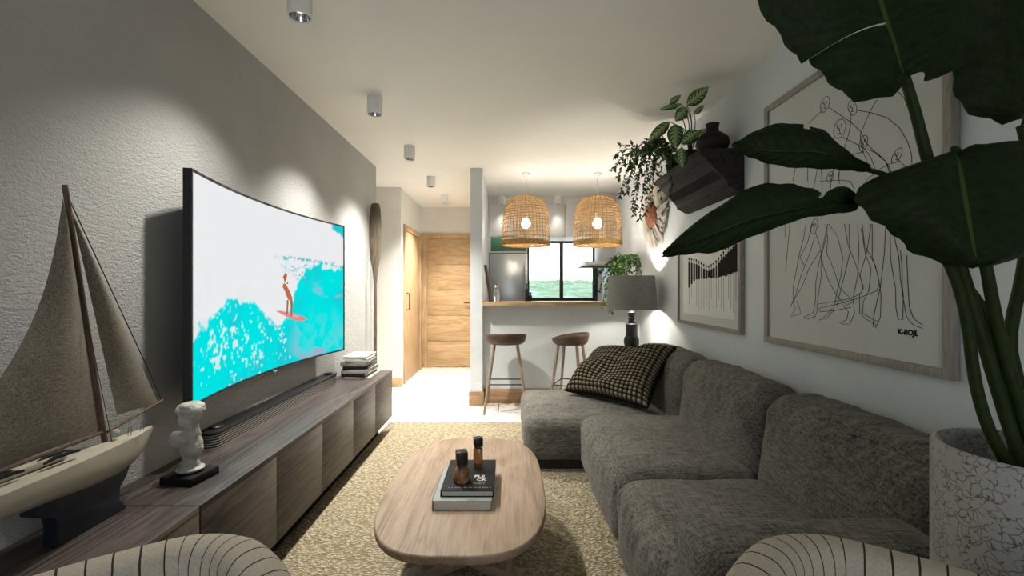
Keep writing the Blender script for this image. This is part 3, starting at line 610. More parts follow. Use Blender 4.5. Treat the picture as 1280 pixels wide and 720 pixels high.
# ------------------------------------------------------------------ bobble cushion on the chaise
def cushion():
    mb = MB(); N = 90; S = .33
    # plane of the cushion: long edge along the chaise, leaning back on the back cushion
    # corners seen in the photograph: low left, front bottom, right top, far top
    A, B_, Cc, D = np.array((.44, 3.66, .425)), np.array((.95, 3.10, .43)), np.array((1.235, 3.34, .82)), np.array((.76, 3.86, .74))
    nrm = np.cross(B_ - A, D - A); nrm /= np.linalg.norm(nrm)
    def fn(sg):
        def f(u, v):
            p = A * (1 - u) * (1 - v) + B_ * u * (1 - v) + Cc * u * v + D * (1 - u) * v
            e = (1 - (2 * u - 1) ** 4) * (1 - (2 * v - 1) ** 4); th = .125 * e ** .55
            mid = (A + B_ + Cc + D) / 4; pin = .09 * ((1 - (2 * u - 1) ** 2) * (2 * v - 1) ** 2 + (1 - (2 * v - 1) ** 2) * (2 * u - 1) ** 2); p = p + (mid - p) * pin
            fold = -.045 * math.exp(-((u - .52 - .2 * (v - .6)) / .10) ** 2) * (v ** 1.5) * e ** .3 + (.02 * math.sin(6 * u + 3 * v) + .05 * mnoise.noise(Vector((u * 3, v * 3, 4)))) * e
            bo = .0065 * (abs(math.sin(u * 20 * PI)) * abs(math.sin(v * 20 * PI))) ** .7
            return tuple(p + nrm * ((th + bo) * sg + fold * (1 if sg > 0 else .3)))
        return f
    for sg in (1, -1): mb.sheet(fn(sg), 170, 170, lambda u, v: (u * 20, v * 20))
    return mb
single('throw_cushion', cushion(), M['pillow'], 'bobbly brown and beige cushion lying on the sofa chaise', 'cushion', (.85, 3.48, .44), None, 70)
# ------------------------------------------------------------------ coffee table
ct = thing('coffee_table', 'rounded greyed oak coffee table on the jute rug', 'table', (-.187, 2.06, RZ))
def sup(a, b, n, k=72): return [(-.187 + a * abs(math.cos(t_)) ** (2 / n) * math.copysign(1, math.cos(t_)), 2.06 + b * abs(math.sin(t_)) ** (2 / n) * math.copysign(1, math.sin(t_))) for t_ in np.linspace(0, 2 * PI, k, endpoint=False)]
tp = MB(); O = sup(.342, .585, 3.1); V = []
for z_, q in ((.345, .96), (.347, .985), (.355, 1.0), (.372, 1.0), (.378, .993), (.38, .982)):
    for (x, y) in O: V.append((-.187 + (x + .187) * q, 2.06 + (y - 2.06) * (1 - (1 - q) * .6), z_))
k = 72; Fc = [(i * k + j, i * k + (j + 1) % k, (i + 1) * k + (j + 1) % k, (i + 1) * k + j) for i in range(5) for j in range(k)] + [tuple(range(k - 1, -1, -1)), tuple(5 * k + j for j in range(k))]
tp.add(V, Fc); tp.build('tabletop', M['oak_grey'], ct, 50)
for a in (35, 145, 215, 325):
    ca, sa = math.cos(math.radians(a)), math.sin(math.radians(a)); lg = MB()
    lg.tube([(-.187 + .17 * ca, 2.06 + .17 * sa, .35), (-.187 + .22 * ca, 2.06 + .22 * sa, RZ + .03)], [.034, .026], 4); lg.build('leg', M['oak_grey'], ct)
for s in (1, -1): MB().box(-.187 - .30, -.187 + .30, 2.03, 2.09, RZ, RZ + .05, .003, s * math.radians(35)).build('foot_rail', M['oak_grey'], ct)
# books and bottles on the table
lb_ = book(-.30, -.067, 1.775, 2.105, .3801, .040, '#9aa39f', 'thick grey-green book lowest on the coffee table under the black book', None, 0, 'X')
bb_ = book(-.272, -.060, 1.806, 2.135, .4203, .025, '#0d0d0e', 'black book with white letters on its cover on the coffee table', None, 0, 'X')
def text(body, size, loc, rot, name, mat, parent, align='LEFT', shear=0, bold=0):
    c = bpy.data.curves.new('letters', 'FONT'); c.body = body; c.size = size; c.align_x = align; c.extrude = .0003; c.shear = shear; c.offset = bold; o = bpy.data.objects.new('letters', c); C.objects.link(o)
    me = bpy.data.meshes.new_from_object(o.evaluated_get(bpy.context.evaluated_depsgraph_get())); bpy.data.objects.remove(o)
    o = bpy.data.objects.new(name, me); C.objects.link(o); me.materials.clear(); me.materials.append(mat); o.parent = parent; o.location = Vector(loc) - parent_loc(parent); o.rotation_euler = rot; return o
M['white_ink'] = plain('white_ink', '#d8d8d4', .6, .2, 0, .02); M['grey_ink'] = plain('grey_ink', '#77756f', .6, .2, 0, .02)
tb = .4456
for i, (tx, xx) in enumerate((('PLE', -.147), ('CK', -.135), ('KET', -.147))): text(tx, .030, (xx, 1.935 - i * .0335, tb), (0, 0, 0), 'cover_title', M['white_ink'] if i < 2 else M['grey_ink'], bb_, 'LEFT', 0, .0006)
dsh = MB(); x = -.245
while x < -.075: w = random.choice((.004, .006, .003, .007)); dsh.box(x, x + w, 1.832, 1.832 + random.choice((.006, .008)), tb - .0002, tb + .0002); x += w + random.choice((.0018, .0018, .006))
dsh.build('cover_subtitle', M['grey_ink'], bb_)
def bottle(name, label, x, y, z, rb, hb, rn, cw, chh, flat=False):
    T = thing(name, label, 'bottle', (x, y, z), None); m_ = MB()
    if flat: m_.box(x - rb, x + rb, y - rb, y + rb, z + .0004, z + hb, .006); m_.lathe([(rn, hb - .001), (rn, hb + .008)], 20, (x, y, z))
    else: m_.lathe([(.001, .0004), (rb * .8, .0004), (rb * .98, .008), (rb, hb * .35), (rb * .92, hb * .7), (rb * .55, hb * .95), (rn, hb), (rn, hb + .008)], 32, (x, y, z))
    m_.build('glass_body', M['amber'], T, 40); MB().box(x - cw, x + cw, y - cw, y + cw, z + hb + .006, z + hb + chh, .005, math.radians(12)).build('cap', M['black'], T, 40)
bottle('perfume_bottle', 'rounded amber bottle with a black block cap on the black book', -.196, 1.895, .4455, .036, .066, .014, .024, .062)
bottle('perfume_bottle', 'slim square amber bottle with black cap behind the rounded bottle', -.138, 2.05, .4455, .021, .088, .012, .0205, .045, True)
# ------------------------------------------------------------------ armchairs seen over their backs
def armchair(label):
    T = thing('striped_armchair', label, 'armchair', (0, 0, 0), 'pair of striped barrel armchairs')
    # front towards -Y; inner half width .28
    path = [(-.315, -.40), (-.325, -.22), (-.325, -.02), (-.295, .13), (-.215, .215), (-.10, .24), (0, .245), (.10, .24), (.215, .215), (.295, .13), (.325, -.02), (.325, -.22), (.315, -.40)]
    pts = crom(path, 72); L = np.cumsum([0] + [np.linalg.norm(b - a) for a, b in zip(pts[:-1], pts[1:])]); tot = L[-1]
    sh = MB(); V = []; UV = []; th = .045; nn = 22
    for i, p in enumerate(pts):
        t_ = pts[min(i + 1, 72)] - pts[max(i - 1, 0)]; t_ = t_ / np.linalg.norm(t_); nr = np.array((-t_[1], t_[0])); s_ = abs(L[i] / tot - .5) * 2
        top = .782 - .16 * max(0, (s_ - .40) / .60) ** 1.6 - .012 * s_; zb = .20
        for j in range(nn):
            a = 2 * PI * j / nn; ca, sa = math.cos(a), math.sin(a)
            off = th * (abs(ca) ** .8) * math.copysign(1, ca); zz_ = (top - th) + th * sa if sa >= 0 else zb + .02 + .02 * sa
            if sa < 0 and abs(ca) > .98: zz_ = (top + zb) / 2
            flare = .05 * (zz_ - zb) / (top - zb)
            q = p + nr * (off - flare); V.append((q[0], q[1], zz_)); UV.append((L[i], zz_))
    Fc = [(i * nn + j, i * nn + (j + 1) % nn, (i + 1) * nn + (j + 1) % nn, (i + 1) * nn + j) for i in range(72) for j in range(nn)] + [tuple(range(nn - 1, -1, -1)), tuple(72 * nn + j for j in range(nn))]
    sh.add(V, Fc, UV); sh.build('barrel_back', M['stripe'], T, 60)
    MB().soft(-.275, .275, -.42, .185, .215, .42, .06, (0, 0, .03), 24, .002, 4).build('seat_cushion', M['chair_seat'], T, 60)
    for x, y in ((-.26, -.34), (.26, -.34), (-.22, .16), (.22, .16)): MB().tube([(x * .95, y * .95, .215), (x * 1.05, y * 1.05, RZ + .002)], [.02, .013], 12).build('leg', M['stool_leg'], T)
    return T
ac = armchair('striped barrel armchair at the lower edge, nearest the media cabinet'); a2 = copy_tree(ac, (0, 0, 0), 0, 'striped barrel armchair at the lower edge, between sofa arm and crackled planter')
ang = math.radians(43)
def seat_at(o, cx, cy, a): o.location = (cx, cy, 0); o.rotation_euler = (0, 0, a)
seat_at(ac, -.62, .60, ang); seat_at(a2, .62, .60, -ang)
# ------------------------------------------------------------------ bar stools
def stool():
    T = thing('bar_stool', 'x', 'stool', (0, 0, 0), 'wooden bar stools at the counter'); m_ = MB(); zs = .80
    def prof(a):                     # low lip towards the back (+Y local is the back)
        return .03 + .025 * max(0, math.sin(a)) - .0 * abs(math.cos(a))
    n = 48; V = []
    rows = [(.02, -.125, 0), (.12, -.1245, 0), (.168, -.118, 0), (.192, -.098, .05), (.203, -.062, .35), (.209, -.025, .75), (.209, -.006, 1), (.203, 0.0, 1.02), (.194, -.012, .95), (.175, -.05, .4), (.10, -.075, .05), (.01, -.08, 0)]
    for r, z_, lift in rows:
        for j in range(n): a = 2 * PI * j / n; V.append((r * math.cos(a), r * .9 * math.sin(a), zs + z_ - lift * .062 * (1 - (.5 + .5 * math.sin(a)) ** .6)))
    Fc = [(i * n + j, i * n + (j + 1) % n, (i + 1) * n + (j + 1) % n, (i + 1) * n + j) for i in range(len(rows) - 1) for j in range(n)] + [tuple(range(n - 1, -1, -1)), tuple((len(rows) - 1) * n + j for j in range(n))]
    m_.add(V, Fc); m_.build('seat', M['stool_seat'], T, 60)
    for sx in (-1, 1):
        for sy in (-1, 1): MB().tube([(sx * .115, sy * .095, zs - .118), (sx * .215, sy * .17, 0)], [.0165, .0125], 12).build('leg', M['stool_leg'], T)
    def at(z_): k_ = 1 - z_ / (zs - .118); return .115 + .10 * k_, .095 + .075 * k_
    x_, y_ = at(.29); ft = MB()
    for a, b in (((-x_, -y_), (x_, -y_)), ((x_, -y_), (x_, y_)), ((x_, y_), (-x_, y_)), ((-x_, y_), (-x_, -y_))): ft.tube([(*a, .29), (*b, .29)], .006, 8)
    ft.build('footrest', M['black'], T); return T
st = stool(); st['label'] = 'walnut-seated bar stool beside the end of the partition wall'; st.location = (-.03, 4.655, 0); st.rotation_euler = (0, 0, PI)
s2 = copy_tree(st, (.625, 4.62, 0), math.radians(-112), 'turned walnut-seated bar stool behind the sofa chaise and cushion')
# ------------------------------------------------------------------ counter and what stands on it
single('bar_counter', MB().box(-.278, XR, 4.83, 5.28, 1.057, 1.10, .003), M['oak'], 'light oak bar counter on the half wall behind the stools', 'counter', (.55, 5.05, 1.057))
CZ = 1.1005
dk = MB(); dk.tube([(-.195, 4.97, CZ), (-.205, 4.97, CZ + .10), (-.255, 4.97, CZ + .40)], [.022, .022, .017], 10); single('wooden_club', dk, M['paddle'], 'dark wooden club leaning on the partition wall, standing on the counter', 'ornament', (-.2, 4.97, CZ))
def small_bottle(label, x, y, r, h, neck, mat, capm, group=None):
    T = thing('glass_bottle', label, 'bottle', (x, y, CZ), group); m_ = MB(); m_.lathe([(.001, 0), (r * .9, 0), (r, .006), (r, h * .62), (r * .4, h * .75), (r * neck, h * .8), (r * neck, h * .9)], 24, (x, y, CZ)); m_.build('glass_body', mat, T)
    m_ = MB(); m_.lathe([(r * neck * 1.2, h * .9), (r * neck * 1.2, h)], 20, (x, y, CZ)); m_.build('stopper', capm, T)
small_bottle('clear glass bottle with beige stopper beside the dark wooden club', -.135, 5.0, .036, .20, .55, M['clear'], M['stool_leg'])
small_bottle('slim dark bottle standing at the corner of the fridge on the counter', .20, 5.15, .016, .20, .5, M['black'], M['black'])
small_bottle('small dark bottle beside the slim dark bottle on the counter', .245, 5.16, .02, .10, .6, M['black'], M['black'])
# ------------------------------------------------------------------ pendants
def pendant():
    T = thing('basket_pendant', 'x', 'pendant lamp', (0, 0, CEIL), 'woven rattan pendants over the counter'); z0 = 1.725 - CEIL
    k = [(.262, 0), (.261, .08), (.255, .20), (.249, .30), (.240, .37), (.214, .445), (.165, .504), (.095, .537), (.03, .546)]
    cr = crom([(r, z_, 0) for r, z_ in k], 60); m_ = MB(); nr = 38
    def rr(i): return cr[i][0], cr[i][1] + z0 + CEIL
    for j in range(nr):
        a = 2 * PI * j / nr; da = random.uniform(-.008, .008); end = 60 if j % 4 == 0 else (52 if j % 2 == 0 else 42)
        m_.tube([((rr(i)[0] + (.003 if (i // 2) % 2 else -.003)) * math.cos(a + da), (rr(i)[0] + (.003 if (i // 2) % 2 else -.003)) * math.sin(a + da), rr(i)[1]) for i in range(0, end + 1, 2)], .0036, 4, False)
    for q in range(22):
        i = min(60, int(q / 21 * 60)); r, z_ = rr(i)
        m_.tube([(r * math.cos(a), r * math.sin(a), z_ + .0015 * math.sin(a * 9 + q * 1.7) + .002 * math.sin(2 * a + q)) for a in np.linspace(0, 2 * PI, 57)], .0033 + .0013 * random.random(), 4, False)
    shd = m_.build('shade', M['rattan'], T, 60)
    rim = MB(); R0 = k[0][0]
    for dz in (0, .010, .020, .032, .042): rim.tube([((R0 + .004) * math.cos(a), (R0 + .004) * math.sin(a), z0 + CEIL + dz + .002 * math.sin(a * 14 + dz * 300)) for a in np.linspace(0, 2 * PI, 65)], .0062, 6, False)
    rim.build('rim', M['rattan'], shd, 60)
    c_ = MB(); c_.tube([(0, 0, CEIL - .03), (0, 0, z0 + CEIL + .30)], .003, 6); c_.build('cord', M['white_paint'], T)
    c_ = MB(); c_.lathe([(.045, 0), (.045, -.012), (.012, -.045), (.004, -.05)], 20, (0, 0, CEIL)); c_.build('ceiling_rose', M['lampwhite'], T)
    c_ = MB(); c_.lathe([(.02, .30), (.024, .36), (.006, .375)], 16, (0, 0, z0 + CEIL)); lh_ = c_.build('lamp_holder', M['lampwhite'], T)
    c_ = MB(); c_.lathe([(.002, .185), (.03, .195), (.05, .225), (.048, .26), (.022, .30), (.018, .31)], 24, (0, 0, z0 + CEIL)); c_.build('bulb', M['bulb'], lh_)
    return T
pa = pendant(); pa.location = (.19, 5.06, CEIL); pa['label'] = 'woven rattan pendant over the counter, nearer the partition wall'
pb = copy_tree(pa, (.985, 5.06, CEIL), 1.1, 'woven rattan pendant over the counter, nearer the hanging shelf plants')
# ------------------------------------------------------------------ kitchen
FY = 6.40
fg = thing('fridge', 'stainless steel fridge in the kitchen beyond the bar counter', 'fridge', (0, 6.7, 0))
MB().box(-.272, .262, FY + .03, 6.98, .02, 1.735, .006).build('cabinet_body', M['steel'], fg); fdr = MB().box(-.272, .262, FY, FY + .027, .60, 1.735, .008).build('door', M['steel'], fg); MB().box(-.272, .262, FY, FY + .027, .05, .595, .008).build('door', M['steel'], fg)
MB().tube([(.225, FY, 1.1), (.225, FY - .035, 1.1), (.225, FY - .035, 1.55), (.225, FY, 1.55)], .009, 8).build('handle', M['steel'], fdr)
for a in ((-.25, 6.45), (.24, 6.45), (-.25, 6.95), (.24, 6.95)): MB().box(a[0] - .02, a[0] + .02, a[1] - .02, a[1] + .02, 0, .021).build('foot', M['black'], fg)
gc = thing('wall_cupboard', 'cupboard directly above the fridge, reflected greenery painted on its front', 'cupboard', (0, 6.7, 1.76)); MB().box(-.279, .262, FY + .025, 6.999, 1.745, 1.968).build('cupboard_body', M['white_paint'], gc); MB().box(-.25, .25, FY, FY + .022, 1.77, 1.95, .002).build('door', M['green'], gc)
for lab, x0, x1 in (('white wall cupboard above the one with reflected greenery on its front', -.279, .262), ('white wall cupboard behind the first basket pendant, above the window', .266, .79), ('white wall cupboard above the window, nearest the extractor hood', .794, 1.20)):
    T = thing('wall_cupboard', lab, 'cupboard', ((x0 + x1) / 2, 6.7, 1.99), 'white kitchen wall cupboards'); MB().box(x0, x1, FY + .025, 6.999, 1.972, 2.42).build('cupboard_body', M['white_paint'], T); MB().box(x0 + .002, x1 - .002, FY, FY + .022, 1.973, 2.418, .002).build('door', M['white_paint'], T)
struct('trim_1', MB().box(-.279, XR, FY + .02, 6.999, 2.421, CEIL), M['white_paint'])
hd_ = thing('extractor_hood', 'grey extractor hood on the kitchen side wall', 'extractor hood', (XR, 6.25, 1.53))
MB().box(1.205, XR, 6.08, 6.38, 1.605, CEIL, .003).build('chimney', M['hoodgrey'], hd_); MB().box(1.03, XR, 6.05, 6.395, 1.545, 1.604, .003).build('hood_body', M['hoodgrey'], hd_); MB().box(.97, XR, 6.0, 6.395, 1.528, 1.544, .002).build('glass_visor', M['bronze'], hd_)
# ------------------------------------------------------------------ side table and table lamp
LX, LY = 1.165, 4.32
sd = thing('side_table', 'small round black side table under the table lamp behind the sofa', 'table', (LX, LY, 0)); m_ = MB(); m_.lathe([(.16, .60), (.165, .605), (.165, .615), (.16, .62)], 32, (LX, LY, 0)); m_.build('tabletop', M['blackmat'], sd)
for a in range(3): MB().tube([(LX + .05 * math.cos(a * 2.1), LY + .05 * math.sin(a * 2.1), .60), (LX + .14 * math.cos(a * 2.1), LY + .14 * math.sin(a * 2.1), 0)], .011, 8).build('leg', M['blackmat'], sd)
tl = thing('table_lamp', 'table lamp with grey linen shade and turned black base beside the white wall', 'table lamp', (LX, LY, .6205)); Z = .6205
m_ = MB(); m_.lathe([(.085, 0), (.09, .012), (.085, .03), (.06, .045), (.045, .06)], 32, (LX, LY, Z)); m_.build('foot', M['lampblack'], tl)
m_ = MB(); m_.lathe([(.045, .055), (.062, .075, .03), (.070, .115, .04), (.066, .155, .04), (.052, .18, .03), (.052, .182)], 64, (LX, LY, Z), flute=1); m_.lathe([(.056, .182), (.057, .19), (.054, .20), (.055, .275), (.058, .285), (.05, .295), (.035, .30)], 32, (LX, LY, Z)); m_.lathe([(.028, .30), (.034, .312), (.024, .325), (.036, .34), (.024, .355), (.037, .37), (.026, .385), (.038, .40), (.02, .41), (.013, .42), (.012, .47)], 24, (LX, LY, Z)); m_.build('turned_column', M['lampblack'], tl, 40)
S0, S1 = 1.05 - Z, 1.365 - Z; m_ = MB(); m_.lathe([(.238, S0), (.212, S1), (.209, S1), (.235, S0)], 48, (LX, LY, Z), False, False, closed=True); shd = m_.build('shade', M['shade'], tl, 60)
m_ = MB()
for a in range(3): m_.tube([(LX, LY, Z + .47), (LX + .21 * math.cos(a * 2.1), LY + .21 * math.sin(a * 2.1), Z + S1 - .02)], .003, 6)
m_.build('shade_carrier', M['black'], shd)
m_ = MB(); m_.lathe([(.012, .47), (.014, .50), (.032, .54), (.028, .575), (.002, .59)], 20, (LX, LY, Z)); m_.build('bulb', M['bulb'], tl)
lamp('lamp_glow', 'POINT', (LX, LY, Z + .545), 17 * LAMPK, (1, .93, .82), tl, shadow_soft_size=.035)
for T, x in ((pa, .19), (pb, .985)):
    d = bpy.data.lights.new('pendant_glow', 'POINT'); d.energy = 16 * PENDK; d.color = (1, .93, .82); d.shadow_soft_size = .055; o = bpy.data.objects.new('pendant_glow', d); C.objects.link(o); o.parent = T; o.location = (0, 0, 1.725 - CEIL + .24)
# ------------------------------------------------------------------ pictures on the white wall
def picture(name, label, y0, y1, z0, z1, fw, dep=.03):
    T = thing(name, label, 'picture', (XR, (y0 + y1) / 2, z0)); f = MB(); a, b = XR - dep, XR - .0005
    f.box(a, b, y0, y0 + fw, z0, z1, .001); f.box(a, b, y1 - fw, y1, z0, z1, .001); f.box(a, b, y0 + fw, y1 - fw, z1 - fw, z1, .001); f.box(a, b, y0 + fw, y1 - fw, z0, z0 + fw, .001); f.build('frame', M['frame_grey'], T)
    MB().box(XR - dep + .012, b, y0 + fw, y1 - fw, z0 + fw, z1 - fw).build('mount', M['paper'], T); return T
big = picture('framed_drawing', 'large framed ink line drawing of overlapping walking figures on the white wall', 1.44, 2.50, .955, 2.235, .032)
PX = XR - .03 + .0115
def ink(mb, pts, r=.0012): mb.tube([WALLP(px, py, PX) for px, py in pts], r, 4)
def z4(p): return [(950 + a / 3.274, 80 + b / 3.274) for a, b in p]
def z5(p): return [(950 + a / 3.6, 280 + b / 3.6) for a, b in p]
dr = MB()
for p in ([(200, 245), (225, 215), (250, 195)], [(282, 178), (330, 210), (375, 240), (410, 275), (440, 330), (480, 370), (515, 400), (540, 445)], [(400, 190), (450, 198), (520, 220), (570, 260), (605, 320), (620, 370), (622, 410)],
          [(480, 145), (455, 185), (430, 240), (410, 290), (415, 340), (430, 380), (440, 405)], [(560, 108), (590, 140), (605, 180), (650, 240), (668, 300), (672, 380)], [(372, 200), (372, 240), (362, 290), (345, 345), (330, 400), (322, 470)],
          [(340, 300), (390, 325), (430, 350), (455, 385), (470, 430)], [(365, 375), (400, 365), (425, 360)], [(440, 350), (480, 365), (515, 400), (530, 445)], [(565, 390), (585, 410), (600, 430)], [(490, 430), (520, 415), (540, 405)],
          [(145, 425), (135, 480)], [(195, 425), (195, 480)], [(235, 425), (225, 480), (215, 520)], [(250, 430), (255, 500), (250, 560)], [(300, 430), (290, 490), (285, 560)], [(320, 440), (325, 490)], [(245, 480), (330, 475), (370, 480), (385, 510)], [(420, 495), (445, 465), (470, 450)]): ink(dr, z4(p))
for p in ([(135, 0), (125, 100), (115, 215)], [(112, 0), (114, 60)], [(207, 0), (195, 70), (178, 130), (165, 200), (150, 280), (150, 345), (135, 375)], [(235, 0), (215, 80), (180, 150), (200, 190), (190, 165)], [(245, 60), (225, 130), (185, 230), (160, 320), (150, 350), (160, 385), (135, 415)],
          [(270, 120), (220, 200), (190, 280), (140, 365)], [(165, 345), (180, 385), (182, 405), (140, 416)], [(250, 40), (270, 100), (285, 190), (310, 260), (350, 330), (390, 365), (420, 350)], [(305, 0), (285, 90), (265, 180), (250, 270), (250, 340), (240, 400), (195, 420), (215, 428), (250, 415)],
          [(300, 50), (275, 150), (275, 240), (260, 340), (255, 400), (240, 428)], [(295, 0), (305, 60), (300, 130), (330, 200), (360, 290), (420, 345), (425, 400), (405, 450), (375, 450), (358, 446), (390, 430), (398, 395), (370, 360)],
          [(310, 0), (350, 60), (372, 150), (365, 230), (345, 310), (330, 390), (300, 425), (262, 434), (300, 410), (325, 380)], [(380, 0), (395, 90), (430, 180), (465, 280), (455, 310), (410, 335), (265, 360)], [(400, 0), (405, 130), (380, 230), (360, 310), (345, 370)],
          [(440, 0), (445, 120), (440, 230), (420, 330)], [(460, 0), (470, 90), (520, 190), (538, 270), (525, 300), (440, 335), (370, 355), (270, 378)], [(500, 0), (480, 130), (450, 230), (465, 290), (448, 320), (448, 400), (480, 430), (520, 450), (522, 466), (508, 462), (515, 400), (535, 310), (545, 270)],
          [(455, 20), (475, 140), (500, 200), (490, 300), (465, 350), (462, 400), (500, 425), (530, 440)], [(505, 0), (505, 150), (530, 230), (545, 320), (542, 420), (522, 462)], [(565, 10), (560, 130), (548, 230), (540, 300)], [(585, 20), (588, 160), (610, 290), (612, 380), (622, 430), (642, 430), (645, 330), (638, 250)],
          [(605, 60), (625, 150), (632, 250), (645, 340), (660, 420), (690, 455), (732, 470)], [(660, 140), (665, 260), (672, 370), (690, 425), (732, 455)], [(632, 120), (640, 200), (640, 260)], [(265, 395), (330, 390), (410, 375)], [(270, 378), (262, 390)]): ink(dr, z5(p))
for cx, cy, rx, ry, tl_ in ((266, 165, 17, 33, .25), (378, 180, 18, 30, -.1), (326, 265, 24, 40, .2), (423, 325, 16, 34, .2), (560, 375, 17, 32, .45), (287, 462, 13, 22, .2), (222, 665, 13, 32, .2)):
    ink(dr, z4([(cx + rx * math.cos(a) * 1 + ry * math.sin(a) * tl_ * -1, cy + ry * math.sin(a)) for a in np.linspace(0, 2 * PI, 15)]), .0012)
    for (u0, v0, u1, v1) in ((-.45, -.35, -.35, .0), (.25, -.45, .35, -.1), (-.1, -.1, -.05, .3), (-.25, .5, .25, .42)): ink(dr, z4([(cx + rx * u0, cy + ry * v0), (cx + rx * (u0 + u1) / 2 + 1, cy + ry * (v0 + v1) / 2), (cx + rx * u1, cy + ry * v1)]), .0018)
dr.build('ink_line_pattern', M['ink'], big)
p_ = WALLP(1122, 413, PX); text('K-ROJL', .026, (PX - .0003, p_[1], p_[2] - .012), (PI / 2, 0, -PI / 2), 'signature', M['ink'], big, 'LEFT', .15, .0012)
sml = picture('framed_print', 'smaller framed print of black upright strokes over the sofa back', 2.755, 3.785, .965, 1.60, .026)
MB().box(XR - .0185, XR - .017, 2.85, 3.68, 1.05, 1.56).build('print_paper', M['mount'], sml)
m_ = MB(); gm = MB(); PX2 = XR - .0188; n = 20
for i in range(n):
    v = i / (n - 1); px = 861.5 + 58.5 * v; top = np.interp(v, [0, .15, .4, .55, .75, 1], [328, 330, 339, 334, 320, 305]); bot = np.interp(v, [0, .1, .25, .6, .85, 1], [360, 352, 349, 348, 345, 341]); Y = WALLP(px, 330, PX2)[1]; zt = WALLP(px, top, PX2)[2]; zb = WALLP(px, bot, PX2)[2]
    w = .017 if i not in (5, 11) else .010; m_.box(PX2 - .0004, PX2 + .0004, Y - w, Y + w, zb + .01 * random.random(), zt); m_.box(PX2 - .0004, PX2 + .0004, Y - .004, Y + .004, zt, zt + .025); m_.lathe([(.001, 0), (.007, .004), (.008, .01), (.001, .018)], 8, (PX2, Y, zt + .02))
    m_.box(PX2 - .0003, PX2 + .0003, Y - .0012, Y + .0022, 1.115 + random.choice((0, 0, .06, -.02)), zb + .01)
m_.build('black_strokes', M['ink'], sml)
# feather wall hanging with woven centre
HY, HZ, HR = 4.38, 1.955, .36
wh = thing('feather_wall_hanging', 'round feathered wall hanging with woven rust centre on the white wall', 'wall hanging', (XR, HY, HZ)); m_ = MB()
for k in range(620):
    a = random.uniform(0, 2 * PI); ring = random.random(); r0 = .12 + .10 * ring; r1 = r0 + random.uniform(.12, .17); r1 = min(r1, HR * random.uniform(.9, 1.04)); x0 = XR - .05 + .035 * ring; w = random.uniform(.012, .022); da = random.uniform(-.12, .12)
    def q(r, d, x, sh_): an = a + da * sh_; return (x, HY + r * math.cos(an) - d * math.sin(an), HZ + r * math.sin(an) + d * math.cos(an))
    lift = random.uniform(.0, .03); xm = x0 - lift; V = [q(r0, 0, x0, 0), q((r0 + r1) / 2, -w, xm, .5), q((r0 + r1) / 2, w, xm, .5), q((r0 + r1) / 2, 0, xm - .006, .5), q(r1, 0, x0 + .008 - lift, 1)]
    m_.add(V, [(0, 1, 3), (0, 3, 2), (1, 4, 3), (3, 4, 2)])
m_.lathe([(.001, 0), (.25, 0), (.22, .012), (.001, .02)], 32); m_.v[-4 * 32:] = [(XR - .002 - v[2], HY + v[0], HZ + v[1]) for v in m_.v[-4 * 32:]]
m_.build('feathers', M['feather'], wh, 60)
c_ = MB(); c_.lathe([(.125, 0), (.12, .025), (.10, .045), (.06, .058), (.001, .062)], 40); c_.v = [(XR - .045 - v[2], HY + v[0], HZ + v[1]) for v in c_.v]; c_.build('woven_centre', M['woven'], wh, 60)
# carved bracket shelf
SH0, SH1, SZ = 2.76, 3.60, 2.10
bs = thing('carved_wall_shelf', 'carved dark wooden bracket shelf high on the white wall', 'shelf', (XR, 3.18, 1.83)); pr = [(XR, SZ), (1.16, SZ), (1.157, SZ - .03), (1.322, SZ - .20), (1.33, SZ - .228), (1.395, SZ - .262), (XR, SZ - .265)]
MB().prism(pr, 'Y', SH0, SH1, .003).build('shelf_body', M['bracket'], bs, 30)
cv = MB()
sl = Matrix.Rotation(math.atan2(.17, .165), 4, 'Y')
for k in range(24): y = SH0 + .05 + k * (SH1 - SH0 - .10) / 23; cv.box(1.275 - .034, 1.275 + .034, y - .008, y + .008, SZ - .152 - .008, SZ - .152 + .008, .004, 0, 1, sl)
cv.build('carved_pattern', M['bracket'], bs, 30)
vs = MB(); vs.lathe([(.001, 0), (.05, 0), (.085, .025), (.102, .065), (.095, .10), (.06, .13), (.038, .145), (.036, .165), (.04, .19), (.043, .195), (.034, .195), (.03, .15), (.001, .14)], 40, (1.30, 2.905, SZ + .0005), False, False)
single('clay_vase', vs, M['vase'], 'dark round-bellied clay vase on the carved wall shelf', 'vase', (1.30, 2.905, SZ), None, 60)
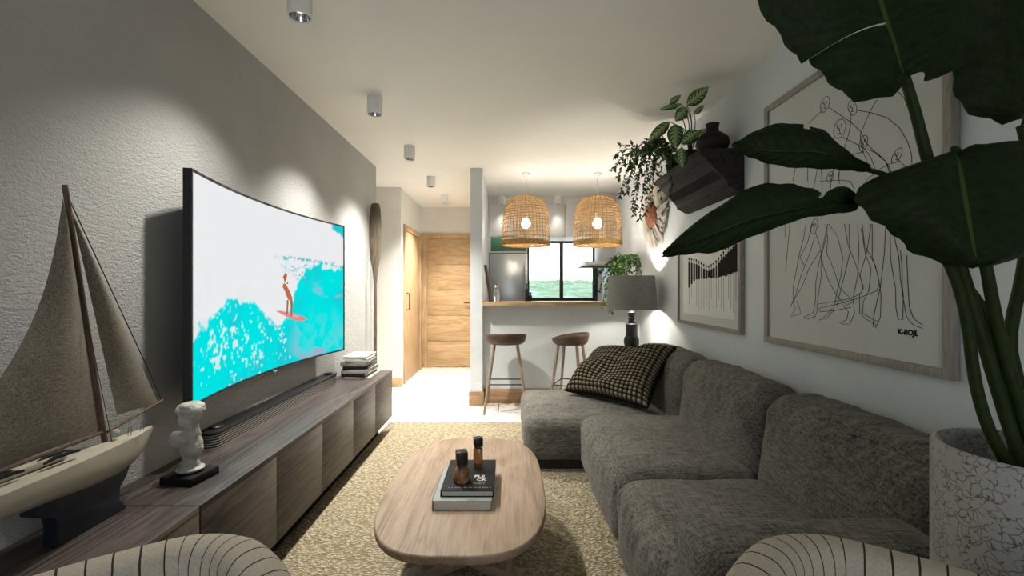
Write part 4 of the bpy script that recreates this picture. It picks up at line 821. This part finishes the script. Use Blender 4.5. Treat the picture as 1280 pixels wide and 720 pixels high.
# leaf sheets ------------------------------------------------------
def leaf3(mb, rows, nu=24, nv=7, splits=(), ripple=0, bow=.0):
    Lr, Mr, Rr = (crom([P(*r[3 * k:3 * k + 3]) for r in rows], nu) for k in range(3)); w = 2 * nv + 1; V = []; UV = []; gaps = {}
    for (i0, side, s0) in splits: gaps[(i0, side)] = s0
    for i in range(nu + 1):
        m = np.array(Mr[i]); 
        for j in range(-nv, nv + 1):
            s = j / nv; e = np.array(Lr[i] if s < 0 else Rr[i]); p = m + (e - m) * abs(s)
            sid = 'L' if s < 0 else 'R'
            for (i0, sd) in gaps:
                if sd == sid and i in (i0, i0 + 1):
                    nb = Lr if s < 0 else Rr; mid = (np.array(nb[i0]) + np.array(nb[i0 + 1])) / 2; p = p + (mid - e) * .55 * (1 - min(1, abs(s) * 1.0)) 
            dirn = np.array((0, -1.0, .35)); p = p + dirn * (bow * math.sin(PI * abs(s)) + ripple * math.sin(i * 1.7 + s * 2) * abs(s) ** 2); V.append(tuple(p)); UV.append((s, i / nu))
    Fc = []
    for i in range(nu):
        for j in range(2 * nv):
            s = (j - nv + .5) / nv; sd = 'L' if s < 0 else 'R'
            if (i, sd) in gaps and abs(s) > gaps[(i, sd)]: continue
            Fc.append((i * w + j, (i + 1) * w + j, (i + 1) * w + j + 1, i * w + j + 1))
    mb.add(V, Fc, UV); return Mr
def stem(parent, pts, r, mat='stem', name='stem', n=24):
    q = crom(pts, n); rr = np.interp(np.linspace(0, 1, n + 1), np.linspace(0, 1, len(r)), r); m_ = MB(); m_.tube(q, list(rr), 9); return m_.build(name, M[mat], parent, 60)
# big potted broad-leaved plant
QX, QY, QR, QZ = 1.107, .948, .17, .91
pp = thing('potted_broad_leaf_plant', 'tall dark broad-leaved plant in a white crackled planter beside the sofa arm', 'plant', (QX, QY, 0))
m_ = MB(); m_.lathe([(.001, 0), (QR - .012, 0), (QR - .003, .008), (QR, .03), (QR, QZ - .012), (QR - .004, QZ - .003), (QR - .01, QZ), (QR - .018, QZ - .004), (QR - .021, QZ - .014), (QR - .021, QZ - .16), (.001, QZ - .16)], 72, (QX, QY, 0), False, False); m_.build('planter', M['crackle'], pp, 50)
m_ = MB(); m_.sheet(lambda u, v: (QX + (QR - .022) * u * math.cos(2 * PI * v), QY + (QR - .022) * u * math.sin(2 * PI * v), QZ - .13 + .012 * mnoise.noise(Vector((u * 6 * math.cos(2 * PI * v), u * 6 * math.sin(2 * PI * v), 1)))), 12, 48); m_.build('soil', M['soil'], pp)
D = .95; G = QZ - .14
stem(pp, [(1.01, .93, G), P(1262, 592, .93), P(1236, 537, .93), P(1219, 478, .93), P(1207, 395, .93), P(1188, 335, .93), P(1150, 275, .94), P(1105, 254, .95), P(1068, 254, .95)], [.013, .012, .011, .0105, .010, .009, .008, .007, .006])
stem(pp, [(1.04, .95, G), P(1273, 578, .94), P(1257, 520, .94), P(1238, 457, .94), P(1202, 337, .95), P(1178, 270, .96), P(1158, 195, .96), P(1144, 140, .95), P(1131, 97, .93)], [.014, .013, .012, .012, .011, .011, .011, .010, .009])
stem(pp, [(1.06, .97, G), P(1285, 570, .97), P(1261, 466, .97), P(1236, 400, .97), P(1194, 337, .98), P(1160, 270, 1.0), P(1120, 226, 1.01), P(1084, 212, 1.01)], [.014, .014, .013, .012, .010, .008, .006, .005])
stem(pp, [(1.09, .93, G), P(1290, 560, .93), P(1259, 457, .93), P(1244, 395, .92), P(1232, 330, .92), P(1215, 250, .93), P(1200, 198, .925), P(1193, 186, .91), P(1195, 192, .895)], [.014, .013, .012, .011, .010, .009, .008, .007, .006])
stem(pp, [(1.13, .98, G), P(1300, 560, .99), P(1263, 440, .99), P(1278, 340, 1.0), P(1290, 240, 1.01), P(1282, 185, 1.01), P(1275, 158, 1.0)], [.013, .013, .012, .011, .009, .008, .007])
def big_leaf(rows, nu, splits=(), ripple=.004, bow=.02): m_ = MB(); leaf3(m_, rows, nu, 8, splits, ripple, bow); return m_.build('leaf', M['banana'], pp, 60)
big_leaf([(1183, 195, .91, 1195, 191, .89, 1214, 187, .90), (1120, 212, .90, 1197, 200, .87, 1262, 178, .89), (1078, 231, .90, 1200, 215, .85, 1320, 172, .89), (1069, 250, .89, 1204, 240, .83, 1362, 205, .88), (1090, 274, .88, 1209, 268, .82, 1370, 260, .87), (1116, 292, .87, 1213, 292, .81, 1350, 292, .86), (1140, 315, .86, 1217, 312, .81, 1310, 310, .85), (1185, 331, .84, 1221, 327, .82, 1260, 327, .83), (1218, 335, .82, 1224, 336, .82, 1230, 334, .82)], 30)
big_leaf([(1068, 242, .95, 1068, 254, .95, 1069, 264, .95), (1052, 232, .95, 1040, 256, .945, 1040, 268, .95), (1030, 240, .95, 1015, 258, .945, 1005, 273, .95), (1005, 233, .96, 985, 263, .95, 970, 285, .955), (975, 229, .97, 945, 272, .955, 930, 300, .96), (940, 233, .98, 912, 284, .96, 897, 315, .965), (903, 255, .99, 880, 297, .97, 868, 317, .97), (865, 281, .99, 852, 309, .975, 845, 320, .98), (828, 315, .99, 826, 319, .985, 827, 322, .985)], 30, [(7, 'L', .35)], .003, .012)
big_leaf([(1084, 209, 1.01, 1084, 212, 1.01, 1084, 215, 1.01), (1064, 198, 1.01, 1068, 205, 1.005, 1066, 214, 1.01), (1050, 183, 1.01, 1048, 196, 1.0, 1046, 212, 1.01), (1030, 163, 1.02, 1020, 190, 1.0, 1020, 211, 1.01), (1004, 156, 1.02, 990, 189, 1.01, 985, 209, 1.01), (975, 154, 1.03, 962, 189, 1.01, 958, 204, 1.02), (945, 163, 1.03, 938, 186, 1.02, 938, 197, 1.02), (922, 177, 1.03, 922, 183, 1.02, 922, 189, 1.02), (914, 182, 1.03, 914, 183, 1.03, 915, 184, 1.03)], 26, [(12, 'L', .75)], .002, .012)
big_leaf([(1118, 119, .93, 1131, 98, .925, 1152, 103, .93), (1070, 126, .92, 1125, 82, .91, 1198, 86, .93), (1036, 102, .91, 1119, 60, .895, 1238, 55, .92), (1013, 78, .90, 1110, 34, .88, 1250, 8, .91), (999, 76, .90, 1106, 22, .875, 1252, -10, .91), (975, 45, .90, 1098, -5, .87, 1250, -45, .90), (945, 0, .89, 1085, -50, .86, 1235, -105, .89), (935, -70, .88, 1070, -120, .85, 1195, -175, .88), (970, -180, .87, 1050, -190, .85, 1120, -225, .87), (1030, -240, .86, 1035, -242, .86, 1042, -245, .86)], 36, [(13, 'L', .02)], .004, .02)
big_leaf([(1255, 155, 1.0, 1275, 158, 1.0, 1297, 152, 1.0), (1207, 138, 1.0, 1282, 132, .98, 1358, 122, 1.0), (1190, 98, 1.01, 1288, 85, .97, 1388, 65, 1.0), (1193, 35, 1.01, 1296, 22, .97, 1400, 0, 1.0), (1215, -50, 1.0, 1304, -65, .96, 1385, -90, 1.0), (1260, -140, .99, 1311, -150, .96, 1350, -170, .98), (1318, -205, .96, 1320, -207, .96, 1322, -205, .96)], 28)
# variegated plant on the shelf
dp = thing('variegated_plant', 'variegated broad-leaved plant in a dark pot on the carved shelf beside the clay vase', 'plant', (1.245, 3.13, SZ))
m_ = MB(); m_.lathe([(.001, .0005), (.05, .0005), (.062, .08), (.066, .085), (.06, .085), (.056, .07), (.001, .07)], 28, (1.245, 3.13, SZ), False, False); m_.build('pot', M['vase'], dp, 50)
B0 = (1.245, 3.13, SZ + .065)
def dz(p): return (740 + p[0] / 3.6, 90 + p[1] / 3.6)
# tip, base, width(px) in crop-8 pixels, depth
for tipc, basec, wd, Yd in (((525, 68), (428, 150), 30, 2.80), ((400, 105), (350, 140), 14, 2.86), ((305, 170), (400, 145), 13, 2.88), ((375, 222), (425, 160), 26, 2.82), ((252, 312), (350, 225), 24, 2.95), ((378, 345), (372, 235), 36, 2.92), ((400, 325), (478, 265), 30, 2.88), ((410, 430), (400, 340), 28, 2.88), ((505, 150), (460, 190), 12, 2.84), ((520, 255), (470, 300), 20, 2.98)):
    m_ = MB(); tx, ty = dz(tipc); bx_, by_ = dz(basec); d = np.array((tx - bx_, ty - by_)); pn = np.array((-d[1], d[0])) / (np.linalg.norm(d) + 1e-6); rows = []; W = wd / 3.6
    for f, wf_, sag in ((0, .05, 0), (.12, .6, .01), (.3, .98, .02), (.5, 1.0, .02), (.7, .8, .01), (.88, .4, 0), (1, .02, -.01)):
        c = np.array((bx_, by_)) + d * f; l = c + pn * W * wf_; r = c - pn * W * wf_; rows.append((l[0], l[1], Yd + .02 - sag, c[0], c[1], Yd - sag, r[0], r[1], Yd + .03 - sag))
    leaf3(m_, rows, 14, 5, (), .0, .006); m_.build('leaf', M['dieff'], dp, 60)
    e = P(bx_, by_, Yd); stem(dp, [B0, ((B0[0] + e[0]) / 2 + .02, (B0[1] + e[1]) / 2, max(B0[2], e[2]) * .55 + min(B0[2], e[2]) * .45 + .05), e], [.004, .003, .002], 'stem', 'stem', 12)
# trailing plants
def strand(parent, pts, mat, ls=.03, every=.026, seed=0, name='vine', dens=1):
    r_ = random.Random(seed); q = crom(pts, 40); L = sum(np.linalg.norm(b - a) for a, b in zip(q[:-1], q[1:])); m_ = MB(); m_.tube(q, .0016, 5, False); n = int(L / every)
    for i in range(1, n + 1):
        f = i / n * 40; a = min(int(f), 39); p = q[a] + (q[a + 1] - q[a]) * (f - a); t_ = Vector(q[a + 1] - q[a]).normalized()
        for sgn in (-1, 1) if dens > 1 or r_.random() < .75 else (1,):
            az = r_.uniform(0, 2 * PI); sd_ = Vector((math.cos(az), math.sin(az), r_.uniform(-.3, .3))); sd_ = (sd_ - t_ * sd_.dot(t_)).normalized(); d = (t_ * .7 + sd_ * .9 + Vector((0, 0, -.25))).normalized(); ll = ls * r_.uniform(.7, 1.25); wv_ = d.cross(Vector((r_.uniform(-1, 1), r_.uniform(-1, 1), 1))).normalized() * ll * .24; b = Vector(p); nn_ = d.cross(wv_).normalized() * ll * .06
            m_.add([b, b + d * ll * .4 + wv_, b + d * ll * .4 + nn_, b + d * ll * .4 - wv_, b + d * ll], [(0, 1, 2), (0, 2, 3), (1, 4, 2), (2, 4, 3)])
    return m_.build(name, M[mat], parent, 70)
tpnt = thing('trailing_plant', 'trailing small-leaved plant spilling over the outer edge of the carved shelf', 'plant', (1.24, 3.42, SZ)); m_ = MB(); m_.lathe([(.001, .0005), (.045, .0005), (.06, .07), (.064, .075), (.058, .075), (.054, .06), (.001, .06)], 28, (1.24, 3.42, SZ), False, False); m_.build('pot', M['vase'], tpnt, 50)
K = (1.24, 3.42, SZ + .06); r_ = random.Random(3)
for i, (ex, ey, hx) in enumerate(((768, 195, 800), (766, 212, 795), (772, 222, 800), (775, 245, 795), (783, 240, 805), (790, 262, 808), (793, 268, 806), (800, 273, 815), (806, 268, 822), (815, 255, 822), (785, 225, 810), (795, 235, 812), (805, 240, 820), (826, 250, 830), (835, 225, 838), (812, 225, 822), (775, 182, 808), (820, 215, 826), (850, 252, 846), (840, 240, 842), (788, 208, 808), (800, 215, 815))):
    Ye = 3.42 + r_.uniform(-.18, .16); e = P(ex, ey, Ye); h = P(hx, 186 + r_.uniform(-6, 8), Ye); md = tuple((np.array(h) + np.array(e)) / 2 + np.array((-.01, 0, .03))); strand(tpnt, [K, ((K[0] + h[0]) / 2, (K[1] + h[1]) / 2, max(K[2], h[2]) + .03), h, md, e], 'trail', .040, .019, i, 'vine', 2)
cp = thing('trailing_plant', 'bright green trailing plant in a white pot on the counter behind the lamp shade', 'plant', (1.22, 5.05, CZ)); m_ = MB(); m_.lathe([(.001, .0005), (.07, .0005), (.095, .04), (.10, .13), (.104, .14), (.096, .14), (.09, .12), (.001, .12)], 32, (1.22, 5.05, CZ), False, False); m_.build('pot', M['white_paint'], cp, 50)
K = (1.22, 5.05, CZ + .12)
for i, (ex, ey, hx, hy, mt) in enumerate(((742, 352, 762, 330, 'trail'), (745, 372, 764, 332, 'trail'), (752, 383, 765, 334, 'trail_bright'), (757, 360, 768, 336, 'trail_bright'), (750, 338, 768, 328, 'trail'), (762, 388, 768, 340, 'trail'), (766, 391, 772, 338, 'trail_bright'), (768, 372, 776, 335, 'trail_bright'), (775, 350, 782, 330, 'trail_bright'), (783, 345, 788, 328, 'trail_bright'), (795, 343, 792, 327, 'trail_bright'), (802, 346, 797, 326, 'trail_bright'), (813, 345, 805, 327, 'trail_bright'), (808, 340, 800, 330, 'trail_bright'), (788, 340, 786, 326, 'trail_bright'), (779, 340, 778, 327, 'trail_bright'), (756, 372, 768, 333, 'trail'), (772, 360, 778, 332, 'trail_bright'), (800, 338, 795, 333, 'trail_bright'), (770, 340, 775, 329, 'trail_bright'))):
    Ye = 4.72 + r_.uniform(-.06, .08) if ey > 375 else 4.95 + r_.uniform(-.1, .12); e = P(ex, ey, Ye); h = P(hx, hy - 2, min(5.0, Ye + .06)); strand(cp, [K, ((K[0] + h[0]) / 2, (K[1] + h[1]) / 2, max(K[2], h[2]) + .04), h, tuple((np.array(h) + np.array(e)) / 2 + np.array((0, 0, .02))), e], mt, .042, .024, 50 + i, 'vine', 2)
# ------------------------------------------------------------------ daylight
w = bpy.data.worlds.new('sky'); sc.world = w; w.use_nodes = True; nt = w.node_tree; bg = nt.nodes['Background']
tc = nt.nodes.new('ShaderNodeTexCoord'); sp = nt.nodes.new('ShaderNodeSeparateXYZ'); nt.links.new(tc.outputs['Generated'], sp.inputs[0]); rp = nt.nodes.new('ShaderNodeValToRGB'); nt.links.new(sp.outputs[2], rp.inputs[0])
el = rp.color_ramp.elements; el[0].position = 0; el[0].color = (.93, .97, 1.0, 1); el[1].position = .5; el[1].color = (.58, .76, 1, 1); nt.links.new(rp.outputs[0], bg.inputs[0]); bg.inputs[1].default_value = SKYK
def portal(name, loc, rot, sx, sy): o = lamp(name, 'AREA', loc, 1, (1, 1, 1)); o.data.shape = 'RECTANGLE'; o.data.size = sx; o.data.size_y = sy; o.rotation_euler = rot; o.data.cycles.is_portal = True
portal('window_portal', ((KX0 + KX1) / 2, 7.16, (KZ0 + KZ1) / 2), (-PI / 2, 0, 0), KX1 - KX0, KZ1 - KZ0)
portal('terrace_portal', (0, -2.36, BZ1 / 2), (PI / 2, 0, 0), BX1 - BX0, BZ1)
vs_ = sc.view_settings; sc.display_settings.display_device = 'sRGB'; vs_.view_transform = 'Standard'; vs_.look = 'None'; vs_.exposure = EXPO; vs_.gamma = 1; vs_.use_curve_mapping = False
cy = sc.cycles; cy.use_denoising = True; cy.max_bounces = 8; cy.diffuse_bounces = 5; cy.glossy_bounces = 3; cy.transmission_bounces = 6; cy.transparent_max_bounces = 8; cy.caustics_reflective = False; cy.caustics_refractive = False; cy.sample_clamp_indirect = 4; cy.use_adaptive_sampling = True
try: cy.denoiser = 'OPENIMAGEDENOISE'
except Exception: pass
